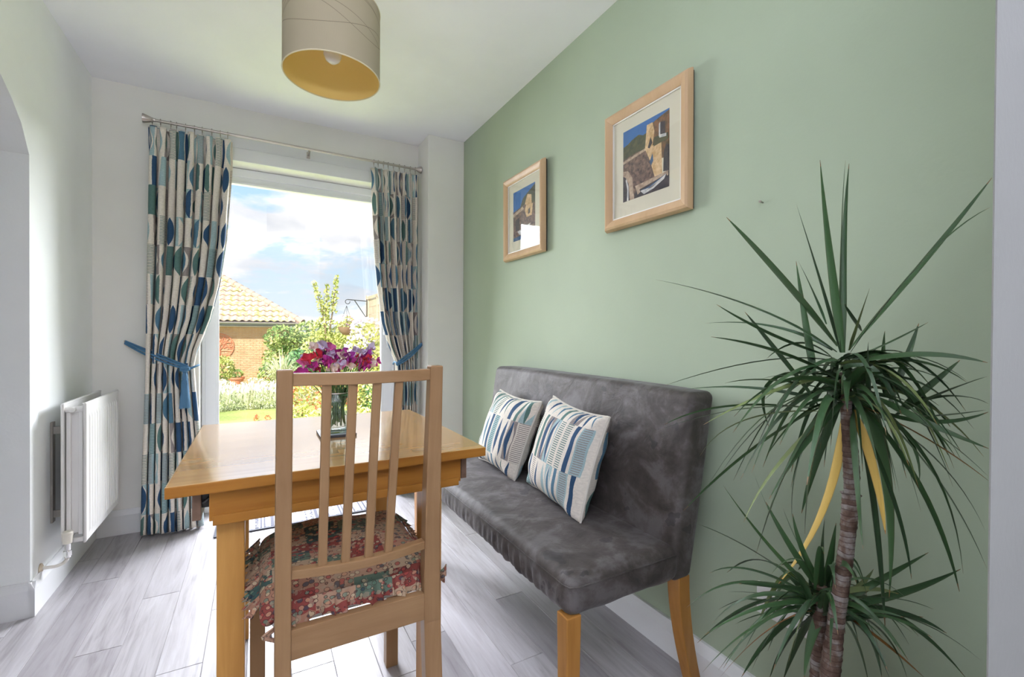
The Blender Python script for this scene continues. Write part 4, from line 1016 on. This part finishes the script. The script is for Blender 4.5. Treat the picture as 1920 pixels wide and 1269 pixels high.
trunk('side_trunk', [(.905, .46, .26), (.925, .464, .36), (.935, .468, .425), (.938, .468, .494), (.939, .468, .60)], [.017, .0165, .0165, .015, .013])
def leaf(row):
    v = [k / 1000 for k in row[:9]]; A, B, C3 = Vector(v[:3]), Vector(v[3:6]), Vector(v[6:9]); w = row[9] / 10 * .0085; ci = row[10]
    n = 12; g = MB(); prev = None; side0 = None
    axis = Vector((.92, .43, 0))
    for i in range(n + 1):
        t = i / n; p = A * (1 - t) ** 2 + B * 2 * t * (1 - t) + C3 * t * t; d = ((B - A) * (1 - t) + (C3 - B) * t).normalized()
        if side0 is None:
            side0 = d.cross(Vector((0, 0, 1)));
            if side0.length < .25: side0 = d.cross(Vector((.488, .873, 0)))
            tw = random.uniform(-.9, .9); side0 = (Matrix.Rotation(tw, 3, d) @ side0).normalized()
        side0 = (side0 - d * side0.dot(d)).normalized(); side0 = Matrix.Rotation(.05, 3, d) @ side0
        up = side0.cross(d)
        prof = min(1, .38 + t * 3.2) * max(0.02, (1 - t ** 2.2)) ** .8
        for k, (s, z) in enumerate(((-1, .35), (0, 0), (1, .35))):
            q = p + side0 * w * prof * s + up * w * prof * z
            g.v.append(tuple(q - PO)); g.uv[len(g.v) - 1] = ((s + 1) / 2, t)
    for i in range(n):
        for k in range(2): g.f.append((i * 3 + k, i * 3 + k + 1, i * 3 + 4 + k, i * 3 + 3 + k)); g.mi.append(0)
    o = g.build('leaf', LM[ci], pl, True, 180)
    if ci == 2: o['label'] = 'yellowed leaf hanging down'
for blob in (LEAVES_TOP, LEAVES_LOW):
    for r in blob.split(';'): leaf([int(k) for k in r.split(',')])
g = MB(); g.lathe([(.001, 0), (.105, 0), (.145, .27), (.15, .275), (.15, .30), (.138, .30), (.130, .262), (.001, .262)], (0, 0, 0), 40); g.build('pot', mat('plain_pot', (.35, .2, .13), .7), pl, True, 40)
g = MB(); g.lathe([(.001, .272), (.130, .268), (.131, .255)], (0, 0, 0), 24); g.build('soil', mat('soil', (.03, .02, .015), .95), pl, True)

# ================================================================== GARDEN
def gz(x, y):
    if y < 7.6: return -.20 - .012 * (y - 4)
    if y < 9.8: return -.243 - .02 * (y - 7.6)
    return -.29 - (min(y, 23) - 9.8) * .064
def grass_fn(t, b):
    p = t.coord(); n = t.noise(p, 1.2, 4); n2 = t.noise(p, 30, 3)
    return {'Base Color': t.ramp(n * .6 + n2 * .4, [(.35, (.20, .27, .06)), (.65, (.48, .50, .18))]), 'bump': (n2, .6, .03)}
M_lawn = mat('lawn_grass', (.3, .4, .12), .9, fn=grass_fn)
g = MB(); g.grid(lambda a, b: (lerp(-30, 30, a), lerp(3.6, 80, b ** 2.2), gz(0, lerp(3.6, 80, b ** 2.2))), 30, 60); 
struct(g.build('lawn', M_lawn, None, True, 180), 'sunlit lawn sloping away to the neighbouring house')
M_pave = mat('patio_paving', (.50, .46, .42), .8)
g = MB()
gp = MB().box((-6, YB + .28, -.22), (4, 3.75, -.10)).build('patio_base', M_pave); struct(gp)
M_soilb = mat('bed_soil', (.22, .16, .11), .95)

# ---- neighbouring house
M_brick = mat('orange_brick', (.62, .36, .20), .85, fn=lambda t, b: {'Base Color': t.ramp(t.noise(t.coord(), 3.1, 5, .7), [(.3, (.50, .27, .14)), (.7, (.70, .42, .25))])})
M_mortar = mat('pale_mortar', (.66, .54, .42), .9)
HX, HYf, HZ0, HZE = 1.20, 21.6, -1.14, 1.42
hs = empty('neighbour_house', (-3, HYf, HZ0), label='orange brick bungalow with a tiled hipped roof beyond the garden', cat='house')
ho = Vector((-3, HYf, HZ0))
MB().box((-6, .02, 0), (HX + 3 - .0, 5.5, HZE - HZ0)).build('wall', M_mortar, hs)
g = MB(); rb = random.Random(4); nz = int((HZE - HZ0) / .075)
for r in range(nz):
    x = -3 + (r % 2) * .1125
    while x < HX + 3 - .02:
        x1 = min(x + .215, HX + 3); g.box((x, -.004 * rb.random() - .004, r * .075 + .004), (x1, .03, r * .075 + .068)); x += .225
br = g.build('brickwork', M_brick, hs); br['kind'] = 'stuff'
MB().box((-6, -.42, HZE - HZ0 - .06), (HX + 3 + .42, -.02, HZE - HZ0 - .045)).build('soffit', M_upvc, hs)
MB().box((-6, -.44, HZE - HZ0 - .02), (HX + 3 + .44, -.40, HZE - HZ0 + .14)).build('fascia', mat('grey_fascia', (.22, .23, .23), .5), hs)
g = MB(); g.prism([(.06 * math.cos(a), .06 * math.sin(a)) for a in [math.pi + k * math.pi / 10 for k in range(11)]] + [(.05, .0), (-.05, .0)], lambda u, v, s: (-6 if s == 0 else HX + 3.45, -.50 + u, HZE - HZ0 + .10 + v)); g.build('gutter', mat('grey_gutter', (.28, .28, .28), .4), hs, fix=True)
# roof: pitched plane rising away from us, hip on the right at 45 degrees
PT = math.atan(.667); E0 = Vector((HX + 3 + .47, -.50, HZE - HZ0 + .14))
def roofp(x, s): return Vector((x, E0.y + s * math.cos(PT), E0.z + s * math.sin(PT)))
Smax = 5.0
g = MB(); c = math.cos(PT)
vs = [roofp(-6, 0), roofp(E0.x, 0), roofp(E0.x - Smax * c, Smax), roofp(-6, Smax), (E0.x, E0.y + 12, E0.z), (E0.x - Smax * c, E0.y + Smax * c + 3, E0.z + Smax * math.sin(PT))]
g.add([Vector(v) - Vector((0, 0, .05)) for v in vs], [(0, 1, 2, 3), (1, 4, 5, 2)]); rf_ = g.build('roof', mat('roof_felt', (.25, .18, .15), .9), hs)
TW, TL = .25, .40
def tile_mesh(seed):
    g = MB(); nu = 8
    def fn(a, b): return ((a - .5) * TW, b * (TL + .03), .032 * math.sin(2 * math.pi * a - .6) + .045 * (1 - b) - .01)
    g.grid(fn, nu, 1)
    k = len(g.v)
    for i in range(nu + 1): p = fn(i / nu, 0); g.v.append((p[0], p[1], p[2] - .022))
    for i in range(nu): g.f.append((k + i, k + i + 1, i + 1, i)); g.mi.append(0)
    return g.mesh('roof_tile')
def tile_fn(t, b):
    o = rnd(t); p = t.coord(); n = t.noise(t.scale(p, (1, 1, 1), t.comb(o * 9.0, o * 5.0, 0.0)), 6, 4, .6)
    c = t.ramp(o, [(0, (.50, .34, .27)), (.5, (.62, .46, .38)), (1, (.56, .42, .33))])
    lich = (n + o * .12).gt(.585)
    return {'Base Color': t.mix(lich * .8, c, (.50, .46, .12))}
tm = tile_mesh(0); tm.materials.append(mat('clay_pantile', (.6, .45, .36), .85, fn=tile_fn)); tm.shade_smooth()
rb = random.Random(9)
for r in range(int(Smax / TL)):
    s = r * TL; x = -1.0 + (0 if r % 1 == 0 else .1)
    while True:
        x += TW
        if x > E0.x - (s + .25) * c: break
        o = bpy.data.objects.new('roof_tile', tm); COL.objects.link(o); o.parent = rf_
        o.location = roofp(x, s) + Vector((0, 0, .02)); o.rotation_euler = (PT + rb.uniform(-.012, .012), 0, rb.uniform(-.012, .012))
hm = MB(); hm.lathe([(.13, 0), (.115, .40), (.10, .42)], n=14); hme = hm.mesh('ridge_tile'); hme.materials.append(mat('ridge_tile_clay', (.46, .31, .24), .85)); hme.shade_smooth()
d = Vector((-c, c, math.sin(PT))).normalized(); q = Vector((0, 0, 1)).rotation_difference(d); tot = Smax * math.sqrt(2 * c * c + math.sin(PT) ** 2)
for k in range(int(tot / .36)):
    o = bpy.data.objects.new('ridge_tile', hme); COL.objects.link(o); o.parent = rf_; o.location = E0 + d * (k * .36) + Vector((0, 0, -.0)); o.rotation_mode = 'QUATERNION'; o.rotation_quaternion = q

# ---- rusty tree-of-life disc on the brick wall
dc = empty('wall_disc', (-1.345, HYf - .03, .555), label='round rust-coloured metal tree disc hung on the brick wall', cat='ornament')
M_rust = mat('rusty_metal', (.62, .20, .10), .8)
g = MB(); R0 = .50; g.tube([(R0 * math.cos(a * math.pi / 24), 0, R0 * math.sin(a * math.pi / 24)) for a in range(48)], .022, 6, closed=True); g.build('rim', M_rust, dc, True)
g = MB(); rb = random.Random(3); g.tube([(0, 0, -.48), (.02, 0, -.25), (0, 0, -.05)], [.05, .035, .03], 6)
for k in range(11):
    a = math.pi * (-.15 + 1.3 * k / 10); e = Vector((.46 * math.cos(a), 0, .46 * math.sin(a))); s0 = Vector((0, 0, -.2 + .12 * (k % 3))); m = s0.lerp(e, .5) + Vector((.05 * rb.uniform(-1, 1), 0, .05)); g.tube(bez(tuple(s0), tuple(m), tuple(e), 6), .013, 5)
for k in range(120):
    a = rb.uniform(-.4, math.pi + .4); r = rb.uniform(.16, .47); p = Vector((r * math.cos(a), 0, r * math.sin(a))); dd = Vector((rb.uniform(-1, 1), 0, rb.uniform(-1, 1))).normalized() * .045; qq = Vector((-dd.z, 0, dd.x)) * .42
    g.add([p - dd, p + qq - Vector((0, .006, 0)), p + dd, p - qq + Vector((0, .006, 0))], [(0, 1, 2, 3)])
g.add([(-.47, .004, -.14), (-.34, .004, -.34), (0, .004, -.48), (.34, .004, -.34), (.3, .004, -.28), (0, .004, -.33), (-.3, .004, -.2)], [tuple(range(7))])
g.build('tree_cutout', M_rust, dc)

# ---- foliage
def foliage_mat(n, lo, mid, hi, sc_=2.5):
    def f(t, b):
        p = t.coord(); x = t.noise(p, sc_, 3) * .55 + t.noise(p, 14, 2) * .45
        return {'Base Color': t.ramp(x, [(.36, lo), (.5, mid), (.64, hi)])}
    return mat(n, mid, .6, fn=f)
F_mix = foliage_mat('shrub_leaf', (.10, .24, .06), (.28, .38, .10), (.58, .60, .24))
F_yel = foliage_mat('yellow_green_leaf', (.26, .34, .08), (.52, .55, .16), (.74, .72, .30))
F_dark = foliage_mat('dark_green_leaf', (.05, .17, .06), (.11, .28, .09), (.25, .40, .15))
F_cream = foliage_mat('variegated_grass', (.42, .48, .20), (.70, .72, .48), (.85, .84, .66))
F_lav = foliage_mat('lavender_leaf', (.30, .38, .18), (.50, .55, .34), (.66, .68, .50))
M_bark = mat('bark', (.22, .16, .10), .9)
def leaves_mesh(blobs, n, size, rr, wid=.5, up=0.0):
    """many small leaves, blobs = (x, y, z, rx, ry, rz) relative"""
    rs = np.random.RandomState(rr); tot = sum(b[3] * b[4] * b[5] for b in blobs) ; V = []
    for b in blobs:
        k = int(n * (b[3] * b[4] * b[5]) ** .67 / sum((c[3] * c[4] * c[5]) ** .67 for c in blobs))
        d = rs.normal(size=(k, 3)); d /= np.linalg.norm(d, axis=1)[:, None]; r = rs.uniform(.55, 1.0, (k, 1)) ** .5
        c = np.array(b[:3]) + d * r * np.array(b[3:6]); ax = rs.normal(size=(k, 3)); ax[:, 2] += up; ax /= np.linalg.norm(ax, axis=1)[:, None]
        t = np.cross(ax, rs.normal(size=(k, 3))); t /= np.linalg.norm(t, axis=1)[:, None]; s = size * rs.uniform(.6, 1.3, (k, 1))
        V.append(np.stack([c - ax * s, c + t * s * wid, c + ax * s, c - t * s * wid], 1).reshape(-1, 3))
    V = np.concatenate(V); F = np.arange(len(V)).reshape(-1, 4)
    me = bpy.data.meshes.new('foliage'); me.from_pydata(V.tolist(), [], F.tolist()); me.update(); return me
def shrub(name, loc, blobs, n, size, m, label, cat, seed, group=None, stem=None, wid=.5, up=0.0):
    o = empty(name, loc, 0, label, cat, group); link('foliage', leaves_mesh(blobs, n, size, seed, wid, up), m, o)
    g = MB()
    for p in (stem or [[(0, 0, 0), (0, 0, blobs[0][2])]]): g.tube(p, .03 if len(p) < 3 else [.03 * (1 - .8 * i / (len(p) - 1)) for i in range(len(p))], 6)
    g.build('stem', M_bark, o); return o
z0 = gz(0, 15.5)
shrub('shrub', (1.05, 16.2, gz(0, 16.2)), [(0, 0, .95, .95, .8, .85), (-.35, -.2, 1.6, .55, .5, .45), (.5, 0, 1.7, .7, .6, .5), (-.62, -.3, .5, .45, .4, .45)], 5200, .062, F_mix, 'broad green and cream shrub against the end of the brick bungalow', 'shrub', 2)
shrub('shrub', (1.15, 13.6, gz(0, 13.6)), [(0, 0, .72, .62, .5, .50)], 2200, .055, F_dark, 'low dark green shrub in front of the broad shrub, behind the sweet peas', 'shrub', 3)
tr = [[(0, 0, 0), (.02, 0, 1.2), (-.10, 0, 2.2), (-.30, .05, 2.95)], [(.02, 0, 1.2), (.16, 0, 2.2), (.26, 0, 3.12)], [(0, 0, .9), (-.02, 0, 2.0), (.02, 0, 2.85)]]
tb_ = [(0, 0, 1.15, .62, .5, .55), (-.02, 0, 1.65, .40, .35, .40)]
for p in tr:
    for i in range(9):
        t = i / 8; a, b_ = Vector(p[-2]), Vector(p[-1]); q = a.lerp(b_, t); tb_.append((q.x, q.y, q.z, (.13 - .07 * t), .10, .07))
shrub('young_tree', (1.62, 13.2, gz(0, 13.2)), tb_, 1900, .048, F_yel, 'slim young tree with thin upright twigs against the sky', 'tree', 5, stem=tr)
shrub('shrub', (2.55, 15.2, gz(0, 15.2)), [(0, 0, 1.0, .95, .6, .85), (.6, 0, 1.35, .5, .5, .4)], 4200, .055, F_yel, 'yellow-green bush below the hanging basket', 'shrub', 6)
shrub('shrub', (2.6, 11.6, gz(0, 11.6)), [(0, 0, .55, .8, .5, .55)], 2400, .05, F_mix, 'mid-green bush at the foot of the fence', 'shrub', 8)
rb = random.Random(12)
hg = MB()
o = empty('distant_trees', (14, 60, -3), 0, 'band of distant trees on the horizon', 'trees'); o['kind'] = 'thing'
fm = link('foliage', leaves_mesh([(-46 + i * 4.2, rb.uniform(-3, 3), 1.4 + rb.uniform(-.5, .6), 3.4, 2.5, 2.9) for i in range(20)], 9000, .42, 31), foliage_mat('far_leaf', (.22, .36, .20), (.32, .45, .28), (.45, .55, .38), .2), o)

# variegated grass
def blades(name, loc, n, L, m, label, cat, seed, w=.012, spread=.55, group=None):
    rs = random.Random(seed); g = MB()
    for i in range(n):
        a = rs.uniform(0, 6.283); sp = rs.uniform(.1, 1) * spread; l = L * rs.uniform(.6, 1.05); r0 = rs.uniform(0, .08)
        A = Vector((r0 * math.cos(a), r0 * math.sin(a), 0)); D = Vector((math.cos(a), math.sin(a), 0)); C3 = A + D * l * sp + Vector((0, 0, l * (1 - sp * .75))); B_ = A + D * l * sp * .3 + Vector((0, 0, l * .85)); sd = Vector((-D.y, D.x, 0)) * w
        k = len(g.v)
        for j in range(6):
            t = j / 5; p = A * (1 - t) ** 2 + B_ * 2 * t * (1 - t) + C3 * t * t; ww = 1 - t * .9; g.v += [tuple(p - sd * ww), tuple(p + sd * ww)]
        for j in range(5): g.f.append((k + 2 * j, k + 2 * j + 1, k + 2 * j + 3, k + 2 * j + 2)); g.mi.append(0)
    o = g.build(name, m); o.location = loc; tag(o, label, cat, group); return o
blades('ornamental_grass', (.52, 12.6, gz(0, 12.6)), 260, 1.25, F_cream, 'fountain of cream-striped ornamental grass before the brick wall', 'grass', 4, .014, .75)
# pots by the wall
def pot(name, loc, r, h, m, label, leafm, n, sz, blobs, lab2=None):
    o = empty(name, loc, 0, label, 'potted plant')
    g = MB(); g.lathe([(.001, 0), (r * .7, 0), (r * .95, h * .82), (r * 1.08, h * .82), (r * 1.08, h), (r * .92, h), (r * .9, h * .9), (.001, h * .9)], n=24); g.build('pot', m, o, True, 40)
    link('foliage', leaves_mesh(blobs, n, sz, 5, .3), leafm, o)
M_terra = mat('terracotta', (.66, .22, .12), .8)
pot('potted_plant', (-.72, 20.6, gz(0, 20.6)), .27, .36, M_terra, 'terracotta pot with a small green plant at the foot of the brick wall', F_mix, 160, .08, [(0, 0, .50, .25, .22, .18)])
pot('potted_plant', (-.98, 16.8, gz(0, 16.8)), .20, .34, mat('white_pot', (.8, .8, .78), .5), 'white pot with a bright yellow-green plant by the door frame', F_yel, 420, .10, [(0, 0, .72, .36, .3, .40)])
# lavender hedge and beds
lv = empty('lavender_hedge', (-.1, 9.4, gz(0, 9.4)), 0, 'low soft lavender hedge edging the lawn', 'hedge')
link('foliage', leaves_mesh([(x, rb.uniform(-.1, .1), .14, .22, .26, .19) for x in np.arange(-1.6, .9, .2)], 6500, .032, 14, .22, 1.2), F_lav, lv)
g = MB(); rs = random.Random(6)
for i in range(420):
    x, y = rs.uniform(-1.6, .85), rs.uniform(-.3, .3); h = rs.uniform(.30, .44); g.tube([(x, y, .15), (x + .02, y, h)], .003, 4); g.tube([(x + .02, y, h), (x + .024, y, h + .05)], [.009, .005], 5, mi=1)
g.build('flower_spikes', [F_lav, mat('lavender_flower', (.60, .56, .72), .8)], lv)['kind'] = 'stuff'
fb = empty('border_planting', (-.1, 12.2, gz(0, 12.2)), 0, 'pale flower border between the lavender and the brick wall', 'flowers')
link('foliage', leaves_mesh([(x, rb.uniform(-1.2, 2.2), .16, .34, .5, .2) for x in np.arange(-2.2, 1.2, .28)], 5200, .045, 15, .5), foliage_mat('pale_border', (.44, .46, .22), (.70, .68, .48), (.85, .74, .66)), fb)
rp = empty('red_flower_border', (.78, 8.2, gz(0, 8.2)), 0, 'tangled bed of red and orange flowers seen between the chair slats', 'flowers')
link('foliage', leaves_mesh([(.0, 0, .30, .38, .35, .36), (.45, -.2, .34, .4, .4, .4), (.9, -.2, .38, .4, .4, .42), (-.22, -.4, .10, .2, .3, .12), (.3, -1.0, .1, .5, .3, .16)], 5200, .030, 16), F_yel, rp)
link('blooms', leaves_mesh([(.0, -.05, .30, .36, .36, .34), (.4, -.25, .30, .36, .4, .36)], 620, .026, 17, .9), foliage_mat('red_bloom', (.62, .06, .04), (.75, .20, .10), (.80, .42, .30), 9), rp)
link('foliage', leaves_mesh([(.85, -.2, .25, .22, .3, .22)], 900, .028, 18), F_dark, rp)
for i, (x, y) in enumerate(((-.02, 7.9), (.14, 7.75), (.30, 8.0))):
    o = empty('small_plant', (x, y, gz(0, y)), 0, ['small red seedling at the lawn edge, leftmost of three', 'small red seedling at the lawn edge, in the middle of three', 'taller red seedling at the lawn edge, nearest the chair'][i], 'seedling', 'red seedlings on the lawn edge')
    link('foliage', leaves_mesh([(0, 0, .05 + .05 * (i == 2), .04, .04, .05 + .05 * (i == 2))], 60, .02, 40 + i), foliage_mat('red_seedling', (.5, .1, .06), (.55, .25, .1), (.3, .4, .1)), o)

# ---- fence on the right with the hanging basket
M_fence = wood('weathered_fence', (.62, .50, .38), (.42, .33, .25), 1, .8, .4)
fn_ = empty('garden_fence', (2.03, 9.8, gz(0, 9.8)), 0, 'weathered wooden panel fence at the right of the garden', 'fence'); fo = Vector(fn_.location)
def fbx(name, a, b_, m=M_fence, par=fn_): return MB().box(tuple(Vector(a) - fo), tuple(Vector(b_) - fo)).build(name, m, par)
for y in (9.75, 7.92, 6.1): fbx('fence_post', (1.98, y, -.35), (2.07, y + .09, 1.88))
for y0, y1 in ((7.98, 9.78), (6.16, 7.95)):
    for k in range(13): fbx('fence_board', (2.022, y0, -.22 + k * .155), (2.04, y1, -.22 + k * .155 + .150))
    for z in (-.22, 1.80): fbx('fence_rail', (2.0, y0, z), (2.03, y1, z + .055))
    for f in (.0, .5): fbx('fence_batten', (2.0, lerp(y0, y1, f) + .05, -.2), (2.022, lerp(y0, y1, f) + .09, 1.84))
hb_ = empty('basket_bracket', (1.98, 9.74, 1.40), 0, 'black iron bracket arm reaching left from the fence post', 'bracket')
g = MB(); g.tube([(0, 0, -.02), (0, 0, .40)], .010, 6); g.tube([(0, 0, .36), (-.38, 0, .38)], .009, 6); g.tube([(0, 0, .0), (-.25, 0, .375)], .009, 6)
g.tube([(-.38 + .045 * math.cos(a * .5) - .0, 0, .38 - .045 + .045 * math.sin(a * .5)) for a in range(3, 14)], .007, 6); g.build('arm', M_black, hb_, True)
bk = empty('hanging_basket', (1.58, 9.74, 1.05), 0, 'woven hanging basket of trailing pink fuchsias below the iron bracket', 'hanging basket')
g = MB(); g.lathe([(.001, 0), (.07, .012), (.12, .06), (.165, .14), (.175, .165), (.16, .165), (.001, .15)], n=24); g.build('basket', mat('woven_basket', (.32, .20, .14), .9), bk, True, 40)
g = MB(); 
for k in range(3): g.tube([(.165 * math.cos(k * 2.1 + .4), .165 * math.sin(k * 2.1 + .4), .165), (-.0, 0, .60)], .004, 5)
g.build('chain', M_black, bk)
link('foliage', leaves_mesh([(0, 0, .20, .19, .17, .09), (.03, 0, .30, .10, .1, .1)], 700, .022, 21), F_yel, bk)
link('blooms', leaves_mesh([(0, 0, .30, .15, .12, .13), (.0, 0, .20, .17, .17, .05)], 150, .020, 22, .8), foliage_mat('pink_bloom', (.60, .25, .45), (.80, .50, .65), (.85, .7, .8), 12), bk)
pt = empty('petunias', (1.80, 8.25, gz(0, 8.25)), 0, 'mass of pale lilac petunias climbing in front of the fence', 'flowers')
link('foliage', leaves_mesh([(-.12, 0, 1.30, .28, .3, .24), (-.22, 0, 1.02, .22, .3, .22), (-.05, -.1, .9, .20, .3, .3)], 2400, .030, 23), F_yel, pt)
link('blooms', leaves_mesh([(-.12, 0, 1.42, .30, .3, .22), (-.26, -.05, 1.15, .22, .3, .26), (-.32, 0, .95, .12, .2, .16)], 560, .034, 24, .9), foliage_mat('lilac_bloom', (.62, .54, .80), (.78, .72, .88), (.86, .84, .92), 10), pt)
g = MB(); g.tube([(-.1, 0, 0), (-.12, 0, 1.25)], .02, 6); g.build('stem', M_bark, pt)
